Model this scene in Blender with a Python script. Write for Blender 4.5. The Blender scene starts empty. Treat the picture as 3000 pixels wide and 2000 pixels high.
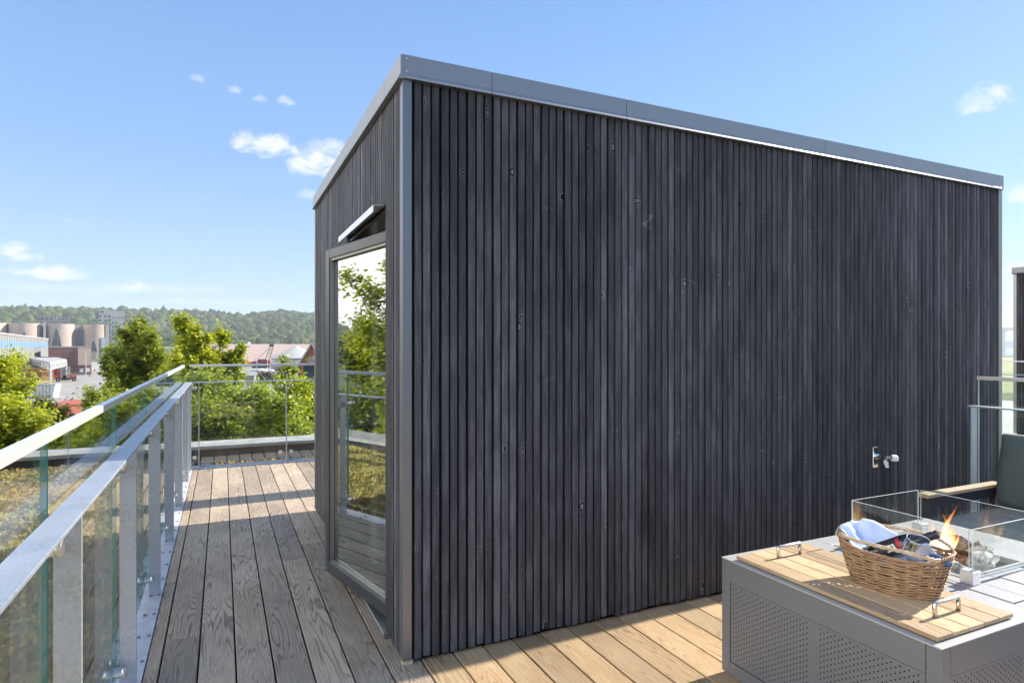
import bpy, math, random
import numpy as np
from mathutils import Vector, Matrix
random.seed(7); RNG = np.random.default_rng(11)
R = math.radians
sc = bpy.context.scene
COL = sc.collection

# ------------------------------------------------------------------ camera
EYE = 1.5; FPX = 1820.0; HOR = 1015.0; YAW = R(25.03)
FW = (math.sin(YAW), math.cos(YAW)); RT = (math.cos(YAW), -math.sin(YAW))
cam_d = bpy.data.cameras.new('camera'); cam = bpy.data.objects.new('camera', cam_d); COL.objects.link(cam)
cam.location = (0, 0, EYE); cam.rotation_euler = (R(90), 0, -YAW)
cam_d.sensor_width = 36; cam_d.lens = 36 * FPX / 3000; cam_d.shift_y = 15 / 3000
cam_d.clip_start = 0.05; cam_d.clip_end = 20000
sc.camera = cam

# ------------------------------------------------------------------ sun, sky, exposure
SUN_EL = R(32); SUN_H = Vector((1, 0.026, 0)).normalized()
sd = Vector((SUN_H.x * math.cos(SUN_EL), SUN_H.y * math.cos(SUN_EL), math.sin(SUN_EL)))
sun_l = bpy.data.lights.new('sun', 'SUN'); sun_l.energy = 2.55; sun_l.angle = R(0.5); sun_l.color = (1, .93, .82)
sun = bpy.data.objects.new('sun', sun_l); COL.objects.link(sun)
sun.rotation_euler = (-sd).to_track_quat('-Z', 'Y').to_euler()
sc.view_settings.view_transform = 'Standard'; sc.view_settings.look = 'None'
sc.view_settings.gamma = 1; sc.view_settings.use_curve_mapping = False
sc.view_settings.exposure = 1.98
SKY_STRENGTH = 0.13

world = bpy.data.worlds.new('World'); sc.world = world; world.use_nodes = True
class NT:
    """small helper for node trees"""
    def __init__(s, tree): s.t = tree; s.n = tree.nodes; s.l = tree.links
    def new(s, typ, **kw):
        n = s.n.new(typ)
        for k, v in kw.items(): setattr(n, k, v)
        return n
    def put(s, sock, v):
        if hasattr(v, 'is_output'): s.l.new(v, sock)
        elif v is not None: sock.default_value = v
    def m(s, op, a, b=None, c=None, clamp=False):
        n = s.new('ShaderNodeMath', operation=op, use_clamp=clamp)
        for i, v in enumerate((a, b, c)): s.put(n.inputs[i], v)
        return n.outputs[0]
    def mix(s, f, a, b, blend='MIX'):
        n = s.new('ShaderNodeMix', data_type='RGBA', blend_type=blend, clamp_factor=True)
        s.put(n.inputs[0], f)
        for k, v in ((6, a), (7, b)):
            if isinstance(v, tuple): v = (*v[:3], 1)
            s.put(n.inputs[k], v)
        return n.outputs[2]
    def noise(s, vec, scale, detail=3, rough=.55, dist=0, dim='3D', w=None):
        n = s.new('ShaderNodeTexNoise', noise_dimensions=dim)
        s.put(n.inputs['Vector'], vec); n.inputs['Scale'].default_value = scale
        n.inputs['Detail'].default_value = detail; n.inputs['Roughness'].default_value = rough
        n.inputs['Distortion'].default_value = dist
        if w is not None: s.put(n.inputs['W'], w)
        return n.outputs['Fac']
    def mapv(s, vec, scale=(1, 1, 1), loc=(0, 0, 0)):
        n = s.new('ShaderNodeMapping'); s.put(n.inputs['Vector'], vec)
        n.inputs['Scale'].default_value = scale; s.put(n.inputs['Location'], loc)
        return n.outputs[0]
    def ss(s, v, a, b, lo=0., hi=1.):
        n = s.new('ShaderNodeMapRange', interpolation_type='SMOOTHSTEP'); s.put(n.inputs[0], v)
        for i, x in enumerate((a, b, lo, hi)): n.inputs[1 + i].default_value = x
        return n.outputs[0]

def build_world():
    T = NT(world.node_tree); T.n.clear()
    sky = T.new('ShaderNodeTexSky', sky_type='NISHITA', sun_disc=False, sun_elevation=SUN_EL,
                sun_rotation=math.atan2(sd.x, sd.y), altitude=0, air_density=1.0, dust_density=.3, ozone_density=2.0)
    g = T.new('ShaderNodeTexCoord').outputs['Generated']
    sep = T.new('ShaderNodeSeparateXYZ'); T.put(sep.inputs[0], g)
    az = T.m('ARCTAN2', sep.outputs[0], sep.outputs[1]); el = T.m('ARCSINE', sep.outputs[2])
    def ae(px, py):
        a = math.atan((px - 1500) / FPX); dd = FPX / math.cos(a)
        return a + YAW, math.atan((HOR - py) / dd)
    # a cloud: px, py, half width px, half height px, density
    clouds = [(770, 425, 95, 38, 1), (930, 470, 120, 52, 1), (585, 232, 34, 12, .55), (695, 265, 26, 12, .5), (760, 290, 24, 12, .4),
              (840, 298, 26, 16, .6), (50, 740, 58, 26, 1), (122, 752, 22, 12, .5), (175, 802, 95, 22, 1), (55, 797, 50, 12, .55),
              (392, 842, 62, 20, .9), (2845, 312, 50, 30, .75), (2900, 290, 72, 34, .9), (2990, 568, 45, 26, .85),
              (2985, 785, 70, 14, .8), (205, 647, 30, 10, .35), (905, 572, 34, 16, .4), (470, 845, 260, 14, .3), (640, 885, 260, 9, .3),
              (120, 845, 240, 12, .3), (-260, 760, 160, 50, .9), (-700, 720, 240, 90, 1), (-1300, 820, 500, 60, .9)]
    comb = T.new('ShaderNodeCombineXYZ'); T.put(comb.inputs[0], az); T.put(comb.inputs[1], T.m('MULTIPLY', el, 1.6))
    nz = T.noise(comb.outputs[0], 30, 8, .66, .5); nzs = T.m('MULTIPLY', T.m('SUBTRACT', nz, .5), 4.2)
    acc = None
    for px, py, w, h, dens in clouds:
        a0, e0 = ae(px, py); w *= 1.08; h *= 1.08; ww = w / FPX * math.cos(a0 - YAW) ** 2 if abs(px) < 3100 else w / FPX; hh = h / FPX
        dx = T.m('DIVIDE', T.m('SUBTRACT', az, a0), ww); dy = T.m('DIVIDE', T.m('SUBTRACT', el, e0), hh)
        dyb = T.m('MAXIMUM', dy, T.m('MULTIPLY', dy, -1.35))
        d2 = T.m('ADD', T.m('MULTIPLY', dx, dx), T.m('MULTIPLY', dyb, dyb))
        mk = T.m('MULTIPLY', T.ss(T.m('SUBTRACT', T.m('SUBTRACT', 1.15, d2), T.m('MULTIPLY', nzs, -1)), 0., 1.5), dens)
        acc = mk if acc is None else T.m('MAXIMUM', acc, mk)
    # unseen broken cloud left and behind the terrace, brightened as fill for the shade
    dl = T.m('ABSOLUTE', T.m('SUBTRACT', T.m('WRAP', T.m('SUBTRACT', az, R(-85)), math.pi, -math.pi), 0))
    far = T.m('MULTIPLY', T.ss(dl, R(72), R(48)), T.m('MULTIPLY', T.ss(el, .95, .5), T.ss(el, -.02, .05)))
    nb_ = T.noise(g, 2.6, 6, .6, .4)
    acc = T.m('MAXIMUM', acc, T.m('MULTIPLY', far, T.ss(nb_, .30, .52)))
    # thin veil towards the horizon, streaked
    st = T.new('ShaderNodeCombineXYZ'); T.put(st.inputs[0], T.m('MULTIPLY', az, 2.5)); T.put(st.inputs[1], T.m('MULTIPLY', el, 26))
    streak = T.noise(st.outputs[0], 3.2, 4, .6)
    veil = T.m('MULTIPLY', T.ss(el, .30, -.02), T.ss(streak, .30, .85, .25, .8))
    ramp = T.mix(T.ss(el, .02, .30), (2.45, 3.2, 4.25), (1.62, 2.68, 4.2)); ramp = T.mix(T.ss(el, .20, .75), ramp, (.86, 1.80, 3.75))
    base = T.mix(1., T.mix(.70, sky.outputs[0], ramp), (.40, .42, .455), 'MULTIPLY')
    base = T.mix(T.m('MULTIPLY', veil, .45), base, (1.4, 1.6, 1.95))
    col = T.mix(T.m('MULTIPLY', acc, .92), base, T.mix(far, (2.05, 2.1, 2.25), (8.4, 8.0, 7.5)))
    bg = T.new('ShaderNodeBackground'); T.put(bg.inputs[0], col); bg.inputs[1].default_value = SKY_STRENGTH
    out = T.new('ShaderNodeOutputWorld'); T.l.new(bg.outputs[0], out.inputs[0])
build_world()
cy = sc.cycles
cy.use_denoising = True; cy.denoising_prefilter = 'ACCURATE'; cy.max_bounces = 10; cy.transparent_max_bounces = 40; cy.glossy_bounces = 5; cy.diffuse_bounces = 4
cy.transmission_bounces = 8; cy.caustics_reflective = False; cy.caustics_refractive = False; cy.sample_clamp_indirect = 8

# ------------------------------------------------------------------ helpers: placing
def gp(px, d):
    """the world x, y seen at picture column px and forward distance d"""
    lat = (px - 1500) / FPX * d
    return FW[0] * d + RT[0] * lat, FW[1] * d + RT[1] * lat
def hz(py, d): return EYE - (py - HOR) / FPX * d

class MB:
    """collects faces, then links them as one mesh object"""
    def __init__(s): s.v = []; s.f = []; s.mi = []
    def add(s, vs, fs, mi=0):
        o = len(s.v); s.v.extend(vs)
        for f in fs: s.f.append(tuple(o + i for i in f)); s.mi.append(mi)
        return s
    def box(s, x0, x1, y0, y1, z0, z1, mi=0, side=None, M=None, bev=0):
        if bev:
            b = bev; vs = []
            for z, i in ((z0, b), (z0 + b, 0), (z1 - b, 0), (z1, b)):
                k = b if not i else 0
                vs += [(x0 + i + k, y0 + i, z), (x1 - i - k, y0 + i, z), (x1 - i, y0 + i + k, z), (x1 - i, y1 - i - k, z),
                       (x1 - i - k, y1 - i, z), (x0 + i + k, y1 - i, z), (x0 + i, y1 - i - k, z), (x0 + i, y0 + i + k, z)]
            fs = [tuple(range(7, -1, -1)), tuple(range(24, 32))]
            for r in range(3):
                for k in range(8):
                    a = r * 8 + k; c = r * 8 + (k + 1) % 8
                    fs.append((a, c, c + 8, a + 8))
        else:
            vs = [(x0, y0, z0), (x1, y0, z0), (x1, y1, z0), (x0, y1, z0), (x0, y0, z1), (x1, y0, z1), (x1, y1, z1), (x0, y1, z1)]
            fs = [(3, 2, 1, 0), (4, 5, 6, 7), (0, 1, 5, 4), (1, 2, 6, 5), (2, 3, 7, 6), (3, 0, 4, 7)]
        if M is not None: vs = [tuple(M @ Vector(v)) for v in vs]
        return s.add(vs, fs, mi)
    def bar(s, p, q, w, h=None, n=4, mi=0, up=(0, 0, 1)):
        return s.tube([p, q], [w / 2, w / 2], n, mi) if h is None else s._bar(p, q, w, h, mi, up)
    def _bar(s, p, q, w, h, mi, up):
        p = Vector(p); q = Vector(q); d = (q - p).normalized(); u = Vector(up)
        a = d.cross(u).normalized() * w / 2; b = a.normalized().cross(d).normalized() * h / 2
        vs = [tuple(x + i * a + j * b) for x in (p, q) for i, j in ((-1, -1), (1, -1), (1, 1), (-1, 1))]
        return s.add(vs, [(3, 2, 1, 0), (4, 5, 6, 7), (0, 1, 5, 4), (1, 2, 6, 5), (2, 3, 7, 6), (3, 0, 4, 7)], mi)
    def tube(s, pts, rad, n=8, mi=0, closed=False, cap=True):
        pts = [Vector(p) for p in pts]; m = len(pts)
        if not hasattr(rad, '__len__'): rad = [rad] * m
        vs = []; prev = None
        for i, p in enumerate(pts):
            a = pts[(i + 1) % m] if closed or i < m - 1 else p
            b = pts[i - 1] if closed or i > 0 else p
            t = (a - b); t = t.normalized() if t.length > 1e-9 else Vector((0, 0, 1))
            if prev is None:
                u = t.cross(Vector((0, 0, 1)) if abs(t.z) < .9 else Vector((1, 0, 0))).normalized()
            else:
                u = prev - t * prev.dot(t); u = u.normalized() if u.length > 1e-6 else t.orthogonal().normalized()
            prev = u; w = t.cross(u)
            for k in range(n):
                an = 2 * math.pi * k / n
                vs.append(tuple(p + (u * math.cos(an) + w * math.sin(an)) * rad[i]))
        fs = []
        for i in range(m if closed else m - 1):
            j = (i + 1) % m
            for k in range(n):
                l = (k + 1) % n; fs.append((i * n + k, i * n + l, j * n + l, j * n + k))
        if cap and not closed: fs += [tuple(range(n - 1, -1, -1)), tuple((m - 1) * n + k for k in range(n))]
        return s.add(vs, fs, mi)
    def lathe(s, prof, n=24, M=None, mi=0, rib=None, cap=True):
        vs = []; fs = []
        for r, z in prof:
            for k in range(n):
                a = 2 * math.pi * k / n; rr = r * (rib(a) if rib else 1)
                vs.append((rr * math.cos(a), rr * math.sin(a), z))
        for i in range(len(prof) - 1):
            for k in range(n):
                l = (k + 1) % n; fs.append((i * n + k, i * n + l, (i + 1) * n + l, (i + 1) * n + k))
        if cap and prof[0][0] > 1e-6: fs.append(tuple(range(n - 1, -1, -1)))
        if cap and prof[-1][0] > 1e-6: fs.append(tuple((len(prof) - 1) * n + k for k in range(n)))
        if M is not None: vs = [tuple(M @ Vector(v)) for v in vs]
        return s.add(vs, fs, mi)
    def prism(s, poly, a, b, plane='xz', mi=0, M=None):
        """extrude a 2-D outline between a and b along the axis the plane leaves out"""
        mk = {'xz': lambda u, v, w: (u, w, v), 'yz': lambda u, v, w: (w, u, v), 'xy': lambda u, v, w: (u, v, w)}[plane]
        n = len(poly); vs = [mk(u, v, a) for u, v in poly] + [mk(u, v, b) for u, v in poly]
        if M is not None: vs = [tuple(M @ Vector(v)) for v in vs]
        fs = [tuple(range(n)), tuple(range(2 * n - 1, n - 1, -1))] + [((k + 1) % n, k, n + k, n + (k + 1) % n) for k in range(n)]
        return s.add(vs, fs, mi)
    def mesh(s, name, mats, smooth=False, off=(0, 0, 0)):
        me = bpy.data.meshes.new(name)
        vs = s.v if not any(off) else [(v[0] - off[0], v[1] - off[1], v[2] - off[2]) for v in s.v]
        me.from_pydata(vs, [], s.f)
        for m in (mats if isinstance(mats, (list, tuple)) else [mats]): me.materials.append(m)
        if any(s.mi): me.polygons.foreach_set('material_index', s.mi)
        if smooth: me.polygons.foreach_set('use_smooth', [True] * len(me.polygons))
        import bmesh
        bm = bmesh.new(); bm.from_mesh(me); bmesh.ops.recalc_face_normals(bm, faces=bm.faces); bm.to_mesh(me); bm.free()
        return me
WL = {}
def link(o, parent=None, loc=(0, 0, 0)):
    COL.objects.link(o); o.location = loc
    if parent is not None: o.parent = parent
    return o
def obj(name, mb, mats, parent=None, smooth=False, local=False, kind=None):
    off = (0, 0, 0) if local or parent is None else WL.get(parent.name, (0, 0, 0))
    o = bpy.data.objects.new(name, mb.mesh(name, mats, smooth, off))
    link(o, parent); WL[o.name] = off if parent else (0, 0, 0)
    if kind: o['kind'] = kind
    return o
def inst(name, me, parent, loc, rz=0):
    o = bpy.data.objects.new(name, me); link(o, parent, loc); o.rotation_euler = (0, 0, rz); return o
def tag(o, label=None, cat=None, group=None, kind=None):
    for k, v in (('label', label), ('category', cat), ('group', group), ('kind', kind)):
        if v: o[k] = v
    return o
def thing(name, label, cat, loc=(0, 0, 0), rz=0, group=None, kind=None):
    o = bpy.data.objects.new(name, None); o.empty_display_size = .2; link(o, None, loc); o.rotation_euler = (0, 0, rz)
    WL[o.name] = tuple(loc); return tag(o, label, cat, group, kind)
def copy_tree(o, parent=None):
    c = o.copy(); COL.objects.link(c)
    if parent is not None: c.parent = parent
    for ch in list(o.children): copy_tree(ch, c)
    return c

# ------------------------------------------------------------------ materials
MATS = {}
def pmat(name, col=(.5, .5, .5), rough=.6, metal=0., spec=.5, fn=None, **kw):
    """Principled material; fn(T, bsdf) may add nodes"""
    m = bpy.data.materials.new(name); m.use_nodes = True; T = NT(m.node_tree); b = T.n['Principled BSDF']
    b.inputs['Base Color'].default_value = (*col, 1); b.inputs['Roughness'].default_value = rough
    b.inputs['Metallic'].default_value = metal; b.inputs['Specular IOR Level'].default_value = spec
    for k, v in kw.items(): b.inputs[k].default_value = v
    if fn: fn(T, b)
    MATS[name] = m; return m
def bump(T, b, h, dist=.002, strength=.5):
    n = T.new('ShaderNodeBump'); n.inputs['Strength'].default_value = strength; n.inputs['Distance'].default_value = dist
    T.put(n.inputs['Height'], h); T.put(b.inputs['Normal'], n.outputs[0])
def vary(c1, c2, scale, detail=4, bumpd=0, coord='Object', stretch=(1, 1, 1), lo=.3, hi=.7, rr=None):
    def fn(T, b):
        v = T.mapv(T.new('ShaderNodeTexCoord').outputs[coord], stretch)
        n = T.noise(v, scale, detail, .6); f = T.ss(n, lo, hi)
        T.put(b.inputs['Base Color'], T.mix(f, c1, c2))
        if rr: T.put(b.inputs['Roughness'], T.ss(n, lo, hi, *rr))
        if bumpd: bump(T, b, n, bumpd)
    return fn
def objvec(T):
    """object coordinates shifted by a random amount per object"""
    tc = T.new('ShaderNodeTexCoord').outputs['Object']; rnd = T.new('ShaderNodeObjectInfo').outputs['Random']
    va = T.new('ShaderNodeVectorMath', operation='ADD'); T.put(va.inputs[0], tc)
    cb = T.new('ShaderNodeCombineXYZ'); T.put(cb.inputs[0], T.m('MULTIPLY', rnd, 91)); T.put(cb.inputs[1], T.m('MULTIPLY', rnd, 57)); T.put(cb.inputs[2], T.m('MULTIPLY', rnd, 133))
    T.put(va.inputs[1], cb.outputs[0]); return va.outputs[0], rnd, tc

def fn_slat(T, b):                        # black stained timber: long grain, knots, pale weathering
    v, rnd, tc = objvec(T)
    fib = T.noise(T.mapv(v, (1, 1, .03)), 105, 3, .6)
    blot = T.noise(T.mapv(v, (1, 1, .24)), 13, 4, .62)
    wear = T.noise(T.mapv(v, (2, 2, .05)), 16, 5, .7)
    pos = T.new('ShaderNodeNewGeometry').outputs['Position']; area = T.noise(T.mapv(pos, (1, 1, .45)), 1.1, 4, .6)
    k = T.m('MULTIPLY', T.ss(fib, .32, .68, .78, 1.25), T.ss(blot, .36, .68, .80, 1.32))
    k = T.m('MULTIPLY', k, T.m('MULTIPLY', T.ss(area, .34, .68, .85, 1.3), T.m('ADD', .80, T.m('MULTIPLY', T.m('POWER', rnd, 3), .8))))
    k = T.m('MULTIPLY', k, T.ss(wear, .58, .76, 1., 1.6))
    vo = T.new('ShaderNodeTexVoronoi', feature='F1'); T.put(vo.inputs['Vector'], T.mapv(v, (1, 1, .55))); vo.inputs['Scale'].default_value = 6.2
    kd = T.m('ADD', vo.outputs['Distance'], T.m('MULTIPLY', T.m('SUBTRACT', blot, .5), .10))
    kn = T.ss(kd, .17, .09); ring = T.m('SINE', T.m('MULTIPLY', kd, 150))
    k = T.m('MULTIPLY', k, T.m('ADD', 1, T.m('MULTIPLY', kn, T.ss(ring, -.3, .8, -.9, 2.0))))
    scf = T.noise(T.mapv(pos, (9, 9, 26)), 1.0, 3, .6, 1.5)         # scuffs that run across a few boards
    k = T.m('MULTIPLY', k, T.m('ADD', 1, T.m('MULTIPLY', T.ss(scf, .66, .78), T.ss(area, .42, .58, -.8, 1.7))))
    kk = T.new('ShaderNodeCombineXYZ')
    for q, t_ in enumerate((.068, .0675, .078)): T.put(kk.inputs[q], T.m('MINIMUM', T.m('MULTIPLY', k, t_), .42))
    c = kk.outputs[0]
    T.put(b.inputs['Base Color'], c); T.put(b.inputs['Roughness'], T.ss(fib, .2, .8, .45, .65))
    bump(T, b, T.m('ADD', fib, T.m('MULTIPLY', kn, .7)), .003, .9)
M_slat = pmat('black_stained_timber', rough=.5, spec=.13, fn=fn_slat)

def deck_fn(a, bb, line, pale, sheen=(.5, .75)):
    def fn(T, b):
        v, rnd, tc = objvec(T)
        big = T.noise(T.mapv(v, (1, .075, 1)), 8.5, 2, .4, .15)
        # contour lines of a slow noise make the cathedral grain
        cont = T.m('SINE', T.m('MULTIPLY', big, 175)); lines = T.ss(cont, .3, 1.)
        fib = T.noise(T.mapv(v, (1, .03, 1)), 190, 3, .7)
        patch = T.noise(T.mapv(v, (1, .5, 1)), 3.0, 4, .6)
        c = T.mix(T.ss(patch, .3, .7), a, bb)
        c = T.mix(T.m('MULTIPLY', T.ss(fib, .38, .75), .38), c, line)
        c = T.mix(T.m('MULTIPLY', lines, T.ss(T.noise(T.mapv(v, (1, .4, 1)), 4, 2), .34, .62, .12, .78)), c, line)
        vein = T.noise(T.mapv(v, (1, .35, 1)), 46, 3, .7, 2.2)
        c = T.mix(T.m('MULTIPLY', T.ss(vein, .60, .72), .5), c, pale)
        c = T.mix(1., c, T.mix(rnd, (.66, .66, .67), (1.2, 1.17, 1.12)), 'MULTIPLY')
        T.put(b.inputs['Base Color'], c); T.put(b.inputs['Roughness'], T.ss(fib, .3, .7, *sheen))
        bump(T, b, T.m('SUBTRACT', T.m('MULTIPLY', fib, .6), T.m('MULTIPLY', lines, .45)), .0016, .6)
    return fn
M_deck_grey = pmat('weathered_deck', fn=deck_fn((.42, .33, .245), (.56, .455, .345), (.145, .105, .078), (.60, .52, .43)), spec=.4)
M_deck_warm = pmat('warm_deck', fn=deck_fn((.45, .315, .18), (.55, .405, .245), (.26, .165, .085), (.72, .60, .46)), spec=.35)
M_teak = pmat('teak', fn=deck_fn((.50, .36, .215), (.58, .44, .28), (.36, .24, .13), (.72, .64, .54)), spec=.3)
M_dark = pmat('roof_felt', fn=vary((.012, .012, .013), (.03, .03, .032), 14, bumpd=.004), rough=.9)
M_void = pmat('dark_backing', (.006, .006, .006), .9)

def fn_galv(T, b):                       # hot-dip galvanised steel: soft spangle and small streaks
    tc = T.new('ShaderNodeTexCoord').outputs['Object']
    vo = T.new('ShaderNodeTexVoronoi'); T.put(vo.inputs['Vector'], T.mapv(tc, (1, 1, .8))); vo.inputs['Scale'].default_value = 130
    n = T.noise(tc, 9, 4, .6); st = T.noise(T.mapv(tc, (1, 1, 3.2)), 75, 3, .6)
    c = T.mix(vo.outputs['Color'], (.42, .46, .53), (.60, .63, .68))
    c = T.mix(T.ss(n, .3, .75), c, (.48, .52, .59)); c = T.mix(T.m('MULTIPLY', T.ss(st, .63, .74), .6), c, (.80, .82, .84))
    T.put(b.inputs['Base Color'], c); T.put(b.inputs['Roughness'], T.ss(n, .3, .7, .34, .5))
M_galv = pmat('galvanised_steel', metal=.7, rough=.42, fn=fn_galv)
M_alu = pmat('satin_aluminium', (.82, .82, .82), .38, .6, fn=vary((.80, .80, .80), (.86, .86, .855), 30))
M_plate = pmat('base_plate_steel', (.62, .63, .68), .5, .35, fn=vary((.55, .56, .61), (.70, .70, .74), 12))
M_steel = pmat('brushed_steel', (.66, .64, .60), .36, 1., fn=vary((.6, .58, .54), (.74, .72, .68), 120, stretch=(1, 1, .05)))
M_chrome = pmat('chrome', (.82, .82, .83), .09, 1.)
def fn_trim(T, b):
    n = T.noise(T.new('ShaderNodeTexCoord').outputs['Object'], 260, 2, .6)
    T.put(b.inputs['Base Color'], T.mix(n, (.20, .205, .222), (.26, .265, .28)))
    bump(T, b, n, .0006, .35)
M_trim = pmat('anthracite_coated_metal', rough=.42, metal=.8, spec=.7, fn=fn_trim)
M_trim2 = pmat('graphite_coated_metal', (.3, .3, .3), .42, .85, .7, fn=vary((.31, .302, .295), (.37, .362, .355), 300, 2, .0004))
M_table = pmat('charcoal_powder_coat', (.16, .165, .18), .40, .2, .6, fn=vary((.145, .15, .168), (.20, .205, .225), 420, 2, .0006))
M_tabletop = pmat('sunlit_powder_coat', (.24, .242, .245), .40, .2, .6, fn=vary((.43, .43, .425), (.49, .487, .48), 420, 2, .0006))  # same coat as the table sides, lightened to paint in sunlight on top
M_black = pmat('black_plastic', (.012, .012, .013), .5)
M_frame = pmat('window_frame_paint', (.05, .055, .065), .33, .2, .6)
M_wht = pmat('white_paint', (.72, .72, .70), .5)
M_int = pmat('interior_plaster', (.72, .72, .69), .8)

def glass(name, tint, ior, rough=0.0, lift=0.0):
    m = bpy.data.materials.new(name); m.use_nodes = True; T = NT(m.node_tree); T.n.clear()
    tr = T.new('ShaderNodeBsdfTransparent'); tr.inputs[0].default_value = (*tint, 1)
    gl = T.new('ShaderNodeBsdfGlossy'); gl.inputs['Roughness'].default_value = rough
    fr = T.new('ShaderNodeFresnel'); fr.inputs[0].default_value = ior
    # Fresnel sees a closed pane from inside as total reflection: use the facing angle on both sides
    lw = T.new('ShaderNodeLayerWeight'); lw.inputs[0].default_value = .5
    c = T.m('SUBTRACT', 1, lw.outputs['Facing']); r0 = ((ior - 1) / (ior + 1)) ** 2
    f = T.m('ADD', r0 + lift, T.m('MULTIPLY', 1 - r0 - lift, T.m('POWER', T.m('SUBTRACT', 1, c), 5)))
    mx = T.new('ShaderNodeMixShader'); T.put(mx.inputs[0], f); T.l.new(tr.outputs[0], mx.inputs[1]); T.l.new(gl.outputs[0], mx.inputs[2])
    o = T.new('ShaderNodeOutputMaterial'); T.l.new(mx.outputs[0], o.inputs[0]); return m
M_glass = glass('railing_glass', (.955, .985, .97), 1.52)
M_dglass = glass('door_glass', (.86, .92, .89), 1.9, lift=.42)
M_cglass = glass('clear_glass', (.975, .99, .985), 1.5)
M_gedge = pmat('glass_edge', (.10, .30, .26), .15, 0, .8)
M_gedge2 = pmat('pale_glass_edge', (.62, .72, .70), .12, 0, .8)
M_drink = glass('drinking_glass', (.97, .97, .98), 1.5, .03, .14)

def fn_leaf(cols):
    def mk(name):
        m = bpy.data.materials.new(name); m.use_nodes = True; T = NT(m.node_tree); T.n.clear()
        at = T.new('ShaderNodeAttribute', attribute_name='v').outputs['Fac']
        c = T.mix(T.ss(at, 0, .5), cols[0], cols[1]); c = T.mix(T.ss(at, .5, 1), c, cols[2])
        d = T.new('ShaderNodeBsdfPrincipled'); T.put(d.inputs['Base Color'], c); d.inputs['Roughness'].default_value = .42; d.inputs['Specular IOR Level'].default_value = .45
        t = T.new('ShaderNodeBsdfTranslucent'); T.put(t.inputs[0], T.mix(1., c, (1.5, 1.45, .75), 'MULTIPLY'))
        mx = T.new('ShaderNodeMixShader'); mx.inputs[0].default_value = .55; T.l.new(d.outputs[0], mx.inputs[1]); T.l.new(t.outputs[0], mx.inputs[2])
        o = T.new('ShaderNodeOutputMaterial'); T.l.new(mx.outputs[0], o.inputs[0]); return m
    return mk
M_leaf_bright = fn_leaf([(.20, .25, .018), (.38, .42, .035), (.56, .55, .08)])('leaves_yellow_green')
M_leaf_mid = fn_leaf([(.14, .18, .018), (.27, .32, .034), (.46, .46, .07)])('leaves_mid_green')
M_leaf_soft = fn_leaf([(.17, .22, .04), (.32, .38, .07), (.48, .50, .14)])('leaves_soft_green')
M_bark = pmat('bark', (.075, .06, .045), .9, fn=vary((.05, .04, .03), (.13, .11, .09), 18, bumpd=.01, stretch=(1, 1, .3)))

# ================================================================== THE TERRACE
WY = 2.863; WX0 = 0.77; WX1 = 5.69; WYB = 5.92; HT = 2.868
G = -7.5                                    # street level
# roof under the deck
o = obj('roof', MB().box(-3.3, 12, -6, 10.3, G, -.10), M_dark); tag(o, kind='structure')
# decking: every board its own mesh object
deck = thing('deck', None, None, kind='structure')
DPITCH = .1612; DW = .1535
bms = {}
def board_mesh(L, mat):
    k = (round(L, 2), mat.name)
    if k not in bms:
        mb = MB().box(-DW / 2, DW / 2, -L / 2, L / 2, -.026, 0, bev=.0025)
        bms[k] = mb.mesh('deck_board', mat)
    return bms[k]
cuts = [[-1.2, 1.1, 3.62, 5.95, 8.5], [-1.2, 1.45, 3.14, 6.35, 8.5], [-1.2, .6, 3.42, 5.5, 8.5], [-1.2, 1.9, 4.02, 6.9, 8.5],
        [-1.2, .9, 4.62, 5.72, 8.5], [-1.2, 2.2, 4.95, 6.1, 8.5], [-1.2, 1.2, 3.3, 5.4, 8.5]]
x = -.262; row = 0
narrow = MB().box(-.0285, .0285, -2.0, 2.0, -.026, 0, bev=.0025).mesh('deck_board', M_deck_grey)
inst('deck_board', narrow, deck, (-.2945, 6.49, 0)); inst('deck_board', narrow, deck, (-.2945, 2.475, 0))
while x < 5.1:
    xc = x + DPITCH / 2
    inside = xc > WX0 + .05
    cs = cuts[row % 7] if not inside else [-1.2, .5 + (row * .73) % 1.6, 2.90 if row % 3 else 2.90]
    if inside and xc < WX1 + .1:
        for y0, y1 in zip(cs[:-1], cs[1:]):
            L = y1 - y0 - .003; inst('deck_board', board_mesh(L, M_deck_warm), deck, (xc, (y0 + y1) / 2, random.uniform(-.0008, .0008)))
        inst('deck_board', board_mesh(2.56, M_deck_grey), deck, (xc, 7.22, 0))
    else:
        for y0, y1 in zip(cs[:-1], cs[1:]):
            L = y1 - y0 - .003; inst('deck_board', board_mesh(L, M_deck_grey), deck, (xc, (y0 + y1) / 2, random.uniform(-.0008, .0008)))
    x += DPITCH; row += 1

# ------------------------------------------------------------------ the dark timber stair house
house = thing('stair_house', 'black timber-clad stair house with flat roof and grey metal edge on the deck', 'roof building', (WX0, WY, 0))
OY0, OY1, OZ = 3.258, 4.27, 2.205                                # door opening in the left wall
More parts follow.
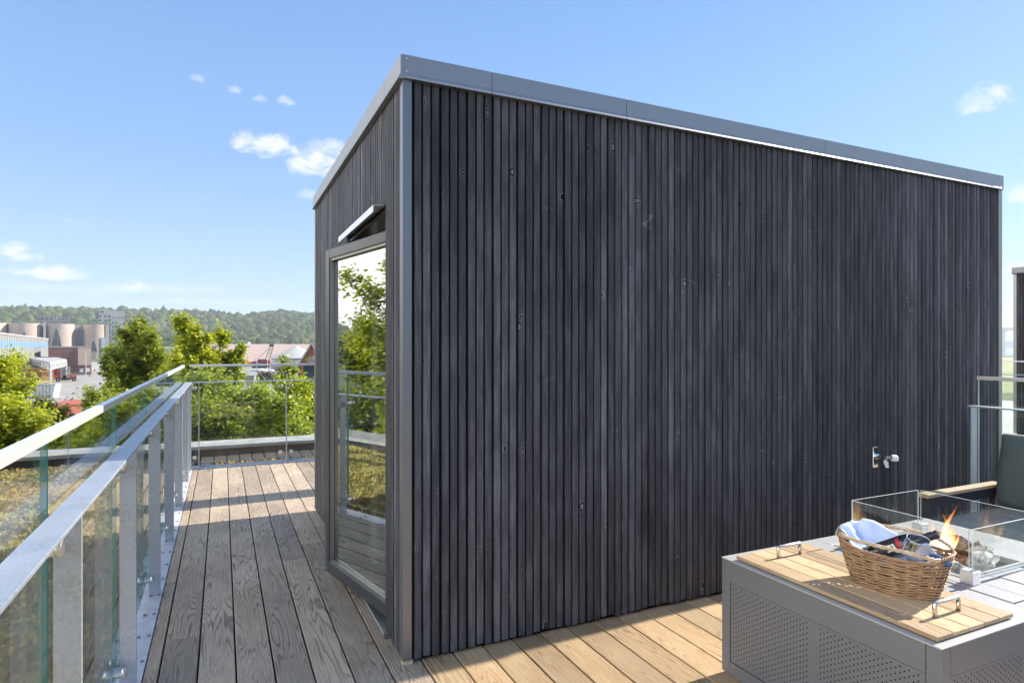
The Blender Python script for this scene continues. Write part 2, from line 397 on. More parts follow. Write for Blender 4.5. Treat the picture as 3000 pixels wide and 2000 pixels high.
# core walls behind the cladding, built as slabs so that the room inside is hollow
core = MB()
core.box(WX0 + .045, WX1 - .045, WY + .045, WY + .14, 0.0, HT - .02)          # long wall
core.box(WX0 + .045, WX1 - .045, WYB - .14, WYB, 0.0, HT - .02)              # rear wall
core.box(WX1 - .14, WX1 - .045, WY + .14, WYB - .14, 0.0, HT - .02)
core.box(WX0 + .045, WX0 + .14, WY + .14, OY0 - .10, 0.0, HT - .02)
core.box(WX0 + .045, WX0 + .14, OY1, WYB - .14, 0.0, HT - .02)
core.box(WX0 + .045, WX0 + .14, OY0 - .10, OY1, OZ + .02, HT - .02)
obj('wall', core, M_void, house)
inn = MB()
inn.box(WX0 + .143, WX1 - .143, WYB - .16, WYB - .143, .0, HT - .06)
inn.box(WX1 - .16, WX1 - .143, WY + .143, WYB - .163, .0, HT - .06)
inn.box(WX0 + .143, WX0 + .16, OY1 + .003, WYB - .163, .0, HT - .06)
inn.box(1.62, 1.70, 4.45, WYB - .163, .0, HT - .06)
obj('inner_wall', inn, M_int, house)
obj('floor', MB().box(WX0 + .05, WX1 - .145, WY + .145, WYB - .145, -.02, .012), pmat('interior_floor', (.16, .13, .10), .5), house)
obj('curtain', MB().prism([(.925 + .02 * math.sin(i * 1.7) + i * .016, 4.215 + .022 * math.cos(i * 1.9)) for i in range(22)] +
    [(.925 + .02 * math.sin(i * 1.7) + i * .016, 4.223 + .022 * math.cos(i * 1.9)) for i in range(21, -1, -1)], .02, 2.3, 'xy'),
    pmat('curtain_cloth', (.74, .76, .72), .9), house)
obj('roof', MB().box(WX0 + .02, WX1 - .02, WY + .02, WYB - .02, HT - .055, HT - .012), M_dark, house)
# cladding: boards of three lamellae, each lamella a part
LP, LW = .0441, .0338
def slat_mesh(z0, z1):
    return MB().box(-LW / 2, LW / 2, 0, .026, z0, z1, bev=.0022).mesh('cladding_slat', M_slat)
sm_full = [slat_mesh(.018 + d, 2.782) for d in (0, .006, -.004)]
sm_top = slat_mesh(OZ + .04, 2.782)
gx = .829; ng = 35; gp_w = (5.640 - gx) / ng
nails = MB()
def nail(x, y, z, nx, ny):
    a = Vector((-ny, nx, 0)) * .0032; b = Vector((0, 0, .0032)); c = Vector((x, y, z)); n = Vector((nx, ny, 0)) * .0012
    nails.add([tuple(c + a), tuple(c + b), tuple(c - a), tuple(c - b), tuple(c + n)], [(0, 1, 4), (1, 2, 4), (2, 3, 4), (3, 0, 4)])
NZ = (.14, .62, 1.24, 1.86, 2.47)
for g in range(ng):
    dz = random.uniform(-.012, .012); pr = random.uniform(-.0015, .0015)
    for k in range(3):
        xs = gx + g * gp_w + LW / 2 + k * LP
        inst('cladding_slat', random.choice(sm_full), house, (xs - WX0, pr + random.uniform(-.0008, .0008) + .004, random.uniform(-.003, .003)))
        for z in NZ: nail(xs + random.uniform(-.004, .004), WY + pr + .0035, z + dz, 0, -1)
ny_ = 22; gy = 2.922; gyw = (5.885 - gy) / ny_
for g in range(ny_):
    dz = random.uniform(-.012, .012); pr = random.uniform(-.0015, .0015)
    for k in range(3):
        ys = gy + g * gyw + LW / 2 + k * (gyw - .0055) / 3
        over = OY0 - .01 < ys < OY1
        me = sm_top if over else random.choice(sm_full)
        inst('cladding_slat', me, house, (pr + .004, ys - WY, 0), R(-90))
        for z in NZ:
            if not over or z > OZ + .1: nail(WX0 + pr + .0035, ys, z + dz, -1, 0)
o = obj('nail_heads', nails, pmat('nail_heads', (.16, .16, .17), .4, .7), house, kind='stuff')
obj('backing', MB().box(WX0 + .03, WX1 - .05, WY + .034, WY + .044, .03, 2.79).box(WX0 + .034, WX0 + .044, WY + .05, OY0 - .012, .03, 2.79)
    .box(WX0 + .034, WX0 + .044, OY1 + .004, WYB - .01, .03, 2.79).box(WX0 + .034, WX0 + .044, OY0 - .012, OY1 + .004, OZ + .05, 2.79), M_void, house)
# corner trims
t = MB(); t.prism([(WX0, WY - .002), (WX0 + .043, WY - .002), (WX0 + .043, WY + .006), (WX0 + .008, WY + .006), (WX0 + .008, WY + .05), (WX0, WY + .05)], .02, 2.79, 'xy')
obj('corner_trim', t, M_trim, house)
obj('corner_trim', MB().box(WX1 - .045, WX1, WY - .003, WY + .05, .02, 2.79, bev=.002), M_trim2, house)
obj('corner_trim', MB().box(WX0 - .002, WX0 + .05, WYB - .035, WYB, .02, 2.79, bev=.002), M_trim2, house)
obj('corner_block', MB().box(WX0 + .004, WX0 + .05, WY + .004, WY + .04, -.005, .019), pmat('raw_wood', (.55, .45, .33), .8), house)
# roof edge of folded metal, in lengths
def fascia(x0, x1, mat):
    m = MB(); y = WY - .013
    m.prism([(y, HT), (y, 2.781), (y - .0075, 2.7585), (y - .0075, 2.7555), (y + .028, 2.7545), (y + .028, HT)], x0 + .0015, x1 - .0015, 'yz')
    return obj('roof_edge', m, mat, house)
for a, b in ((.772, 1.22), (1.22, 2.03), (2.03, 3.62), (3.62, 5.19), (5.19, 5.660)): fascia(a, b, M_trim2)
def fascia_side(y0, y1):
    m = MB(); xx = WX0 - .013
    m.prism([(xx, HT), (xx, 2.781), (xx - .010, 2.7585), (xx - .010, 2.7555), (xx + .028, 2.7545), (xx + .028, HT)], y0 + .0015, y1 - .0015, 'xz')
    return obj('roof_edge', m, M_trim2, house)
for a, b in ((WY - .012, 3.16), (3.16, 5.245), (5.245, WYB + .012)): fascia_side(a, b)
obj('roof_edge', MB().box(WX0 - .012, WX1 + .002, WYB + .013, WYB + .034, 2.757, HT), M_trim2, house)
obj('roof_edge', MB().box(WX1 - .029, WX1 + .002, WY - .011, WYB + .012, 2.757, HT), M_trim2, house)
sc_ = MB()
for xx, zz in ((.785, 2.85), (.785, 2.79), (5.652, 2.85), (5.652, 2.79)): sc_.lathe([(.0045, 0), (.0045, .002), (.0, .0032)], 8, Matrix.Translation((xx, WY - .013, zz)) @ Matrix.Rotation(R(90), 4, 'X'))
obj('screw', sc_, M_steel, house, kind='stuff')
# flashing over the door and the reveal
fl = MB(); fl.prism([(WX0 - .052, 2.243), (WX0 - .052, 2.206), (WX0 - .048, 2.206), (WX0 - .048, 2.239), (WX0 + .03, 2.247), (WX0 + .03, 2.251)], OY0 + .004, OY1 + .06, 'xz')
obj('flashing', fl, M_alu, house)
rv = MB().box(WX0 + .012, WX0 + .142, OY0 - .10, OY1 + .003, OZ, OZ + .018).box(WX0 + .012, WX0 + .142, OY1 - .015, OY1 + .002, .013, OZ - .002)
obj('door_reveal', rv, M_frame, house)
obj('door_sill', MB().box(WX0 - .02, WX0 + .142, OY0 - .09, OY1 - .017, .001, .030, bev=.003), M_trim2, house)

# the outward-opened glazed door (one part of the house with its own pieces)
DA = math.atan2(-.2147, .9767)
door_o = MB()
dl0, dl1, zb, zt = -.10, .905, .056, 2.12
e = Vector((-.2147, .9767, 0)); nrm = Vector((-.9767, -.2147, 0)); P0 = Vector((.80, 3.26, 0))
DM = Matrix(((e.x, nrm.x, 0, P0.x), (e.y, nrm.y, 0, P0.y), (0, 0, 1, 0), (0, 0, 0, 1)))   # local: x along leaf, y outward
fwid = .060
def dbox(m, *a, **k): return m.box(*a, M=DM, **k)
dbox(door_o, dl1 - fwid, dl1, -.055, .0, zb, zt, bev=.003); dbox(door_o, dl0, dl0 + fwid, -.055, .0, zb, zt, bev=.003)
dbox(door_o, dl0 + fwid, dl1 - fwid, -.055, -.001, zt - fwid, zt, bev=.003); dbox(door_o, dl0 + fwid, dl1 - fwid, -.055, -.001, zb, zb + .075, bev=.003)
door = obj('door', door_o, M_frame, house); tag(door, 'glazed terrace door standing open')
bd = MB(); g0, g1, gz0, gz1 = dl0 + fwid, dl1 - fwid, zb + .075, zt - fwid
dbox(bd, g1 - .014, g1, -.030, -.008, gz0, gz1); dbox(bd, g0, g0 + .014, -.030, -.008, gz0, gz1)
dbox(bd, g0 + .014, g1 - .014, -.030, -.009, gz1 - .014, gz1); dbox(bd, g0 + .014, g1 - .014, -.030, -.009, gz0, gz0 + .014)
obj('glazing_bead', bd, M_trim2, door)
obj('glass_pane', dbox(MB(), g0 + .002, g1 - .002, -.050, -.032, gz0 + .002, gz1 - .002), M_dglass, door)
hd = MB(); dbox(hd, dl1 - .045, dl1 - .015, -.064, -.056, .98, 1.18, bev=.003); dbox(hd, dl1 - .15, dl1 - .018, -.105, -.09, 1.07, 1.09, bev=.004); dbox(hd, dl1 - .036, dl1 - .022, -.095, -.062, 1.072, 1.088)
obj('handle', hd, M_steel, door)

vd = thing('shadow_caster', 'added unseen shadow duct standing on the deck behind the stair house', 'caster', (2.3, 6.7, 0))  # unseen box, added to cast the shadow band across the far walkway
obj('caster', MB().box(2.1, 2.5, 6.52, 6.86, .001, 1.72, bev=.006), M_trim, vd)
obj('caster_cap', MB().box(2.07, 2.53, 6.49, 6.89, 1.723, 1.80, bev=.008), M_trim2, vd)
for k in range(5): obj('caster_slat', MB().box(2.085, 2.099, 6.55, 6.83, 1.30 + k * .07, 1.335 + k * .07), M_trim2, vd)

# ------------------------------------------------------------------ railings
GX = -.42; RZ = 1.068; CAPZ = 1.278
def pane(mb_parent, x0, x1, y0, y1, z0, z1, glassm=M_glass, edgem=M_gedge):
    m = MB(); m.box(x0, x1, y0, y1, z0, z1)
    thin_x = (x1 - x0) < (y1 - y0)
    m.mi = [1, 1] + ([1, 0, 1, 0] if thin_x else [0, 1, 0, 1])
    return obj('glass_pane', m, [glassm, edgem], mb_parent)
rail = thing('glass_railing', 'long galvanised steel railing with glass panes along the left edge of the deck', 'railing', (-.40, 4.5, 0))
posts = [-.335, .825, 1.985, 3.145, 4.31, 5.47, 6.63, 7.79]
obj('base_plate', MB().box(-.455, -.327, -1.2, 8.52, -.02, .003, bev=.002), M_plate, rail)
for y in posts:
    p = obj('post', MB().box(-.400, -.337, y - .005, y + .005, .0035, RZ - .0105, bev=.0012), M_galv, rail)
obj('post', MB().box(-.400, -.337, 8.445, 8.455, .0035, RZ - .0105, bev=.0012), M_galv, rail)
for a, b in ((-1.2, 2.56), (2.56, 4.89), (4.89, 8.50)):
    obj('hand_rail', MB().box(-.401, -.330, a + .001, b - .001, RZ - .010, RZ, bev=.0015), M_galv, rail)
def standoff(y, z, par):
    m = MB(); Mx = Matrix.Translation((-.405, y, z)) @ Matrix.Rotation(R(90), 4, 'Y')
    m.lathe([(.0205, -.010), (.0205, .022), (.0235, .026), (.0235, .034), (.020, .036), (.0, .036)], 16, Mx)
    Mx2 = Matrix.Translation((-.437, y, z)) @ Matrix.Rotation(R(90), 4, 'Y')
    m.lathe([(.0, -.006), (.020, -.006), (.0225, -.002), (.0225, .010)], 16, Mx2)
    return obj('glass_clamp', m, M_steel, par, smooth=False)
pe = [-1.2] + posts + [8.50]
for a, b in zip(pe[:-1], pe[1:]):
    if b - a < .2: continue
    pane(rail, GX - .0085, GX + .0085 - .002, a + .006, b - .006, .062, CAPZ - .016)
    for z in (.115, .985):
        standoff(a + .055, z, rail); standoff(b - .055, z, rail)
obj('cap_rail', MB().prism([(GX - .014, CAPZ - .026), (GX - .014, CAPZ - .002), (GX - .012, CAPZ), (GX + .012, CAPZ), (GX + .014, CAPZ - .002), (GX + .014, CAPZ - .026), (GX + .0105, CAPZ - .026), (GX + .0105, CAPZ - .012), (GX - .0105, CAPZ - .012), (GX - .0105, CAPZ - .026)], -1.2, 8.47, 'xz'), M_alu, rail)
bl = MB()
for y in np.arange(-1, 8.4, .29):
    for xx in (-.345, -.39): bl.lathe([(.0085, .003), (.0085, .009), (.006, .011), (0, .011)], 6, Matrix.Translation((xx, y + .07, 0)))
obj('bolt', bl, pmat('bolt_steel', (.3, .31, .34), .45, .7), rail, kind='stuff')

FY = 8.55
frail = thing('glass_railing', 'short glass railing across the far end of the deck', 'railing', (.6, FY, 0))
obj('base_plate', MB().box(-.33, 6.0, FY - .035, FY + .06, -.02, .012, bev=.002).box(-.33, 6.0, FY + .061, FY + .075, -.02, .026), M_plate, frail)
fp = [-.40, .76, 1.93, 3.1, 4.27, 5.44]
for i, xx in enumerate(fp):
    if i: obj('post', MB().box(xx - .005, xx + .005, FY - .02, FY + .045, .0125, RZ - .0155, bev=.0012), M_galv, frail)
obj('post', MB().box(-.262, -.252, FY - .02, FY + .045, .0125, RZ - .0155, bev=.0012), M_galv, frail)
obj('hand_rail', MB().box(-.40, 6.0, FY - .03, FY + .046, RZ - .015, RZ - .004, bev=.0015), M_galv, frail)
for a, b in zip(fp[:-1], fp[1:]):
    aa = a + .03 if a < -.3 else a
    pane(frail, aa + .006, b - .006, FY + .062 + .016, FY + .062 + .033, .062, CAPZ - .016)
    for s, xx in ((1, aa + .065), (-1, b - .065)):
        m = MB()
        for z in (.125, .985): m.lathe([(.024, -.03), (.024, .015), (.020, .018), (0, .018)], 14, Matrix.Translation((xx, FY + .062, z)) @ Matrix.Rotation(R(90), 4, 'X'))
        obj('glass_clamp', m, M_steel, frail, kind='stuff')
obj('cap_rail', MB().box(-.365, 6.0, FY + .072, FY + .10, CAPZ - .026, CAPZ, bev=.002), M_alu, frail)

RX = 5.0
rrail = thing('glass_railing', 'glass railing with steel posts beside the sofa on the right', 'railing', (RX, 1.5, 0))
obj('base_plate', MB().box(RX - .05, RX + .17, -1.2, 2.74, -.02, .003, bev=.002), M_plate, rrail)
for y in (2.70, 1.55, .40, -.75): obj('post', MB().box(RX - .03, RX + .035, y - .006, y + .006, .0035, RZ - .0105, bev=.0012), M_galv, rrail)
obj('hand_rail', MB().box(RX - .04, RX + .036, -1.2, 2.72, RZ - .010, RZ, bev=.0015), M_galv, rrail)
for a, b in ((1.55, 2.735), (.40, 1.55), (-.75, .40)):
    pane(rrail, RX + .112, RX + .129, a + .006, b - .006, .062, CAPZ - .016, edgem=M_gedge2)
obj('cap_rail', MB().box(RX + .105, RX + .136, -1.2, 2.735, CAPZ - .026, CAPZ, bev=.002), M_alu, rrail)

# ------------------------------------------------------------------ sedum roof and parapets round the deck
M_coping = pmat('grey_coping', fn=vary((.26, .26, .25), (.40, .395, .38), 5, 5, .002), rough=.85)
def parapet(label, x0, x1, y0, y1, along):
    p = thing('roof_parapet', label, 'parapet', ((x0 + x1) / 2, (y0 + y1) / 2, -.1))
    obj('upstand', MB().box(x0 + .04, x1 - .04, y0 + .04, y1 - .04, -.098, .048), M_dark, p)
    a0, a1 = (x0, x1) if along == 'x' else (y0, y1); n = max(1, round((a1 - a0) / 2.4)); s = (a1 - a0) / n
    for k in range(n):
        q0, q1 = a0 + k * s + .004, a0 + (k + 1) * s - .004
        bb = (q0, q1, y0, y1) if along == 'x' else (x0, x1, q0, q1)
        obj('coping', MB().box(*bb, .05, .10, bev=.004), M_coping, p)
parapet('grey coped parapet beyond the far glass railing', -3.3, 12, 9.75, 10.3, 'x')
parapet('grey coped parapet beyond the left strip of sedum', -3.3, -2.75, -6, 9.744, 'y')
M_dark_slab = pmat('dark_brown_slab', rough=.8, fn=vary((.035, .029, .026), (.062, .052, .046), 9, 4, .002))
pv_me = MB().box(-.0745, .0745, -.255, .255, -.05, 0, bev=.004).mesh('dark_slab', M_dark_slab)
roof_o = bpy.data.objects['roof']
for i in range(38):  # dark slabs in two rows, set out at the deck board pitch
    for j in range(2): inst('dark_slab', pv_me, roof_o, (-.262 + (i + .5) * DPITCH, 8.945 + j * .525, -.045 + random.uniform(-.002, .002)))
def sedum():
    nx, ny = 76, 560; xs = np.linspace(-2.74, -.47, nx); ys = np.linspace(-5, 9.72, ny)
    X, Y = np.meshgrid(xs, ys); z = np.zeros_like(X)
    for f, a in ((2.1, .016), (5.3, .012), (11, .009)):
        for k in range(5):
            an = RNG.uniform(0, 6.28); ff = f * RNG.uniform(.7, 1.4)
            z += a * np.sin(ff * (X * math.cos(an) + Y * math.sin(an)) + RNG.uniform(0, 6)) / 2.2
    z += RNG.normal(0, .0075, z.shape)
    V = np.stack([X + RNG.normal(0, .006, X.shape), Y + RNG.normal(0, .006, X.shape), z - .055], -1).reshape(-1, 3)
    i = np.arange((ny - 1) * nx).reshape(ny - 1, nx)[:, :-1].ravel()
    F = np.stack([i, i + 1, i + nx + 1, i + nx], 1)
    # small upright tufts
    n = 26000; px = RNG.uniform(-2.72, -.48, n); py = RNG.uniform(-4, 9.7, n); h = RNG.uniform(.012, .05, n); a = RNG.uniform(0, 6.28, n); w = RNG.uniform(.006, .018, n)
    b = np.stack([px, py, np.full(n, -.06)], -1); u = np.stack([np.cos(a) * w, np.sin(a) * w, 0 * a], -1)
    # a thin fringe along the far rail
    m = 2200; fx = RNG.uniform(-.3, 3.2, m); fy = FY + .13 + RNG.exponential(.035, m); keep = (np.sin(fx * 5.1) + np.sin(fx * 13 + 1) + RNG.normal(0, .7, m)) > .25
    fx, fy = fx[keep], fy[keep]; m = len(fx); fa = RNG.uniform(0, 6.28, m); fw = RNG.uniform(.004, .014, m)
    b = np.concatenate([b, np.stack([fx, fy, np.full(m, -.045)], -1)]); h = np.concatenate([h, RNG.uniform(.02, .085, m)])
    u = np.concatenate([u, np.stack([np.cos(fa) * fw, np.sin(fa) * fw, 0 * fa], -1)]); n += m
    lean = RNG.normal(0, .014, (n, 3)); lean[:, 2] = 0
    top = b + lean; top[:, 2] += h
    T4 = np.stack([b - u, b + u, top + u * 1.2, top - u * 1.2], 1).reshape(-1, 3)
    F2 = np.arange(4 * n).reshape(-1, 4) + len(V)
    me = bpy.data.meshes.new('sedum'); me.from_pydata(np.concatenate([V, T4]).tolist(), [], np.concatenate([F, F2]).tolist())
    def fn(T, b):
        tc = T.new('ShaderNodeTexCoord').outputs['Object']
        n1 = T.noise(tc, 2.2, 5, .62); n2 = T.noise(tc, 26, 4, .7); n3 = T.noise(tc, .7, 3)
        c = T.mix(T.ss(n1, .34, .66), (.23, .19, .05), (.46, .31, .075)); c = T.mix(T.ss(n2, .35, .7), c, (.40, .36, .09))
        c = T.mix(T.m('MULTIPLY', T.ss(n3, .45, .7), .7), c, (.44, .22, .045)); T.put(b.inputs['Base Color'], c)
    me.materials.append(pmat('sedum_leaves', rough=.75, fn=fn))
    o = bpy.data.objects.new('sedum', me); link(o); tag(o, 'low yellow and rust sedum carpet on the roof beside the deck', 'sedum', kind='stuff')
sedum()

# ================================================================== FIRE TABLE
TX0, TX1, TY0, TY1, TZ = 2.09, 3.60, 1.222, 2.189, .532
tab = thing('fire_table', 'charcoal metal fire table with perforated sides and a slatted wooden lid', 'fire table', (2.845, 1.7, 0))
obj('body', MB().box(TX0 + .018, TX1 - .018, TY0 + .018, TY1 - .018, .03, .44), M_black, tab)
cas = MB()   # corner posts and rails of the casing
for xa, xb in ((TX0, TX0 + .05), (TX1 - .05, TX1)):
    for ya, yb in ((TY0, TY0 + .05), (TY1 - .05, TY1)):
        cas.box(xa, xb, ya, yb, .012, TZ - .0062, bev=.003)
obj('frame', cas.box(TX0 + .001, TX0 + .04, TY0 + .051, TY1 - .051, .43, TZ - .0062).box(TX0 + .001, TX0 + .04, TY0 + .051, TY1 - .051, .012, .07)
    .box(TX1 - .04, TX1 - .001, TY0 + .051, TY1 - .051, .43, TZ - .0062).box(TX1 - .04, TX1 - .001, TY0 + .051, TY1 - .051, .012, .07)
    .box(TX0 + .051, TX1 - .051, TY0 + .001, TY0 + .04, .43, TZ - .0062).box(TX0 + .051, TX1 - .051, TY0 + .001, TY0 + .04, .012, .07)
    .box(TX0 + .051, TX1 - .051, TY1 - .04, TY1 - .001, .43, TZ - .0062).box(TX0 + .051, TX1 - .051, TY1 - .04, TY1 - .001, .012, .07), M_table, tab)
M_hole = pmat('perforation_dark', (.004, .004, .005), .9)
def side_panel(face, a0, a1):
    m = MB(); h = MB()
    if face == 'x': m.box(TX0 + .004, TX0 + .018, a0, a1, .073, .427, bev=.0015)
    else: m.box(a0, a1, TY0 + .004, TY0 + .018, .073, .427, bev=.0015)
    p = obj('side_panel', m, M_table, tab)
    nr, st = 16, .0215; blocks = 2 if face == 'x' else 1
    aa = a0 + .022
    while aa < a1 - .015:
        i = round((aa - a0 - .022) / .0155)
        if not (face == 'x' and abs(aa - (a0 + a1) / 2) < .022):
            for k in range(nr):
                z = .09 + k * st + (st / 2 if i % 2 else 0)
                if z > .415: continue
                r = .0033
                if face == 'x': h.add([(TX0 + .0034, aa + r * math.cos(t), z + r * math.sin(t)) for t in np.arange(6) * math.pi / 3], [(0, 1, 2, 3, 4, 5)])
                else: h.add([(aa + r * math.cos(t), TY0 + .0034, z + r * math.sin(t)) for t in np.arange(6) * math.pi / 3], [(0, 1, 2, 3, 4, 5)])
        aa += .0155
    obj('perforation', h, M_hole, p, kind='stuff')
side_panel('x', TY0 + .053, TY1 - .053)
for a, b in ((TX0 + .053, TX0 + .49), (TX0 + .51, TX0 + 1.0), (TX0 + 1.02, TX1 - .053)): side_panel('y', a, b)
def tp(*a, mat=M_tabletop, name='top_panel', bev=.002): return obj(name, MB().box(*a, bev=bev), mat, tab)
PX0, PX1, PY0, PY1 = 2.706, 3.40, 1.325, 2.085
OX0, OX1, OYa, OYb = 2.815, 3.235, 1.555, 1.975
t = MB()   # outer rim of the top, folded down over the casing
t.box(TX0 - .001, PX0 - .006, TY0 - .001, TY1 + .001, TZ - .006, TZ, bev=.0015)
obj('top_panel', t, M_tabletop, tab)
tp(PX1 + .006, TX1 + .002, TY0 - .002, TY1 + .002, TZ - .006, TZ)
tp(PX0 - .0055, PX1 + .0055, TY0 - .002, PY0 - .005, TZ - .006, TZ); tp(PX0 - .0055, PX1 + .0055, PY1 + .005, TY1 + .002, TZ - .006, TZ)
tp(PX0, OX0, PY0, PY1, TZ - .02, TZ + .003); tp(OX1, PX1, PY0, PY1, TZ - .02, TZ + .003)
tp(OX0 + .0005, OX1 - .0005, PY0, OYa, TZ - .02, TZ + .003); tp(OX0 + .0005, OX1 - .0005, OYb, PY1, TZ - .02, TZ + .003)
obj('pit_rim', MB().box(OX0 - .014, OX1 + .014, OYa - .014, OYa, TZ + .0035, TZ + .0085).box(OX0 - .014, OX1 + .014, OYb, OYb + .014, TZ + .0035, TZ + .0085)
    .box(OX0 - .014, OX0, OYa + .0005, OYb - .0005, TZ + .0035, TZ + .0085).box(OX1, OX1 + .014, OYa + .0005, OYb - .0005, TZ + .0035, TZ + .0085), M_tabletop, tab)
obj('pit_wall', MB().box(OX0, OX0 + .003, OYa, OYb, .445, TZ - .021).box(OX1 - .003, OX1, OYa, OYb, .445, TZ - .021).box(OX0 + .004, OX1 - .004, OYa, OYa + .003, .445, TZ - .021).box(OX0 + .004, OX1 - .004, OYb - .003, OYb, .445, TZ - .021), M_table, tab)
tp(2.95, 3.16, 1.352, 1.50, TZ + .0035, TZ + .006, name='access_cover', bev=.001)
# wooden lid of five boards with two bow handles
lid = thing('table_lid', 'pale teak lid of five boards with two steel bow handles on the fire table', 'lid', (2.335, 1.688, TZ))
LX0, LX1, LY0, LY1 = 2.115, 2.556, 1.248, 2.125; bw = (LX1 - LX0) / 5
lm = MB().box(-bw / 2 + .002, bw / 2 - .002, -(LY1 - LY0) / 2, (LY1 - LY0) / 2, .0045, .020, bev=.002).mesh('lid_board', M_teak)
for k in range(5): inst('lid_board', lm, lid, (LX0 + bw * (k + .5) - 2.335, 0, 0))
obj('lid_backing', MB().box(LX0 + .01, LX1 - .01, LY0 + .012, LY1 - .012, TZ + .0005, TZ + .0042), M_black, lid)
def bow_handle(p, q):
    z0 = TZ + .020; h = .050; p = Vector((*p, z0)); q = Vector((*q, z0)); u = Vector((0, 0, 1)); d = (q - p).normalized()
    pts = [p, p + u * (h - .004), p + u * h + d * .004, q + u * h - d * .004, q + u * (h - .004), q]
    m = MB(); m.tube(pts[:3] + pts[3:], .0078, 12)
    return obj('handle', m, M_steel, lid, smooth=True)
bow_handle((2.262, 1.345), (2.40, 1.345)); bow_handle((2.262, 2.020), (2.40, 2.020))
# wind guard of four panes held in corner clamps
wg = thing('wind_guard', 'clear glass wind guard round the flames on the fire table', 'wind guard', (3.025, 1.765, TZ))
GX0, GX1, GY0, GY1, GZ0, GZ1 = 2.757, 3.289, 1.495, 2.035, TZ + .020, .756
for a in ((GX0, GX0 + .007, GY0 + .012, GY1 - .012), (GX1 - .007, GX1, GY0 + .012, GY1 - .012), (GX0 + .012, GX1 - .012, GY0, GY0 + .007), (GX0 + .012, GX1 - .012, GY1 - .007, GY1)):
    pane(wg, *a, GZ0, GZ1, M_cglass, M_gedge2)
for cx_, cy_ in ((GX0 + .012, GY0 + .012), (GX1 - .012, GY0 + .012), (GX0 + .012, GY1 - .012), (GX1 - .012, GY1 - .012)):
    m = MB().box(cx_ - .026, cx_ + .026, cy_ - .026, cy_ + .026, TZ + .0035, TZ + .058, bev=.002)
    c = obj('corner_clamp', m, M_alu, wg)
    s_ = MB()
    for dx in (-.012, .012):
        for dz in (.018, .042): s_.lathe([(.0045, 0), (.0045, .0015), (0, .002)], 8, Matrix.Translation((cx_ + dx, cy_ - .026, TZ + dz)) @ Matrix.Rotation(R(90), 4, 'X'))
    obj('screw', s_, M_chrome, c, kind='stuff')
# pebbles, logs and flames in the pit
obj('burner_tray', MB().box(OX0 + .005, OX1 - .005, OYa + .005, OYb - .005, .445, .46), M_black, tab)
def rock(seed, r, flat=.8):
    rn = np.random.default_rng(seed); import bmesh
    bm = bmesh.new(); bmesh.ops.create_icosphere(bm, subdivisions=2, radius=r)
    ax = [Vector(rn.normal(0, 1, 3)).normalized() for _ in range(9)]; cut = [rn.uniform(.55, .95) * r for _ in ax]
    for v in bm.verts:
        for a, c in zip(ax, cut):
            d = v.co.dot(a)
            if d > c: v.co -= a * (d - c)
        v.co *= 1 + rn.normal(0, .025); v.co.z *= flat
    me = bpy.data.meshes.new('lava_rock'); bm.to_mesh(me); bm.free(); me.materials.append(M_lava); return me
M_lava = pmat('lava_stone', rough=.95, fn=vary((.16, .075, .05), (.33, .19, .14), 26, 4, .004))
rocks = [rock(i, .026) for i in range(6)]
n = 0
for iy in range(9):
    for ix in range(9):
        xx = OX0 + .035 + ix * .044 + random.uniform(-.01, .01); yy = OYa + .035 + iy * .044 + random.uniform(-.01, .01)
        if not (OX0 + .03 < xx < OX1 - .03 and OYa + .03 < yy < OYb - .03): continue
        o = bpy.data.objects.new('lava_rock', random.choice(rocks)); link(o, None, (xx, yy, .478 + random.uniform(0, .010)))
        cen = math.hypot(xx - 3.06, yy - 1.79); o.location.z += max(0, .05 - cen * .33)
        o.rotation_euler = (random.uniform(0, 6), random.uniform(-.4, .4), random.uniform(0, 6)); s = random.uniform(.75, 1.15); o.scale = (s, s, s)
        tag(o, 'rough reddish lava stone lying in the pit of the fire table', 'lava rock', 'lava stones in the fire pit')
def fn_log(T, b):
    tc = T.new('ShaderNodeTexCoord').outputs['Object']; n1 = T.noise(T.mapv(tc, (1, 1, 1)), 34, 5, .7, 1.0); n2 = T.noise(tc, 9, 3)
    c = T.mix(T.ss(n1, .35, .62), (.19, .165, .135), (.58, .56, .50)); c = T.mix(T.m('MULTIPLY', T.ss(n2, .5, .75), .35), c, (.40, .33, .24))
    T.put(b.inputs['Base Color'], c); bump(T, b, n1, .008, 1.)
M_log = pmat('ceramic_bark', rough=.9, fn=fn_log)
def log(label, pts, r, seed, mat):
    rn = np.random.default_rng(seed); m = MB(); P = [Vector(p) for p in pts]; N = 22; nn = 18; path = []
    for i in range(N):
        t = i / (N - 1) * (len(P) - 1); k = min(int(t), len(P) - 2); path.append(P[k].lerp(P[k + 1], t - k))
    m.tube(path, [r * (1 + .10 * math.sin(i * .7 + seed)) * (.82 if i in (0, N - 1) else 1) for i in range(N)], nn)
    ph = rn.uniform(0, 6, 8)
    for i, v in enumerate(m.v[:N * nn]):
        ring, k = divmod(i, nn); c = path[ring]; a = k / nn * 6.283
        f = 1 + .10 * math.sin(5 * a + ph[0] + ring * .3) + .07 * math.sin(9 * a + ph[1] - ring * .2) + rn.normal(0, .035)
        m.v[i] = tuple(c + (Vector(v) - c) * f)
    o = obj('ceramic_log', m, mat, smooth=False); tag(o, label, 'log', 'ceramic logs round the flames'); return o
M_logd = pmat('charred_bark', rough=.9, fn=vary((.055, .05, .05), (.20, .18, .17), 30, 5, .006))
log('long pale log in front of the flames behind the basket', [(2.95, 1.86, .525), (2.925, 1.74, .537), (2.895, 1.65, .535), (2.875, 1.585, .518)], .036, 1, M_log)
log('short chunky white log at the right of the flames', [(3.205, 1.70, .545), (3.12, 1.635, .550), (3.00, 1.605, .532)], .045, 2, M_log)
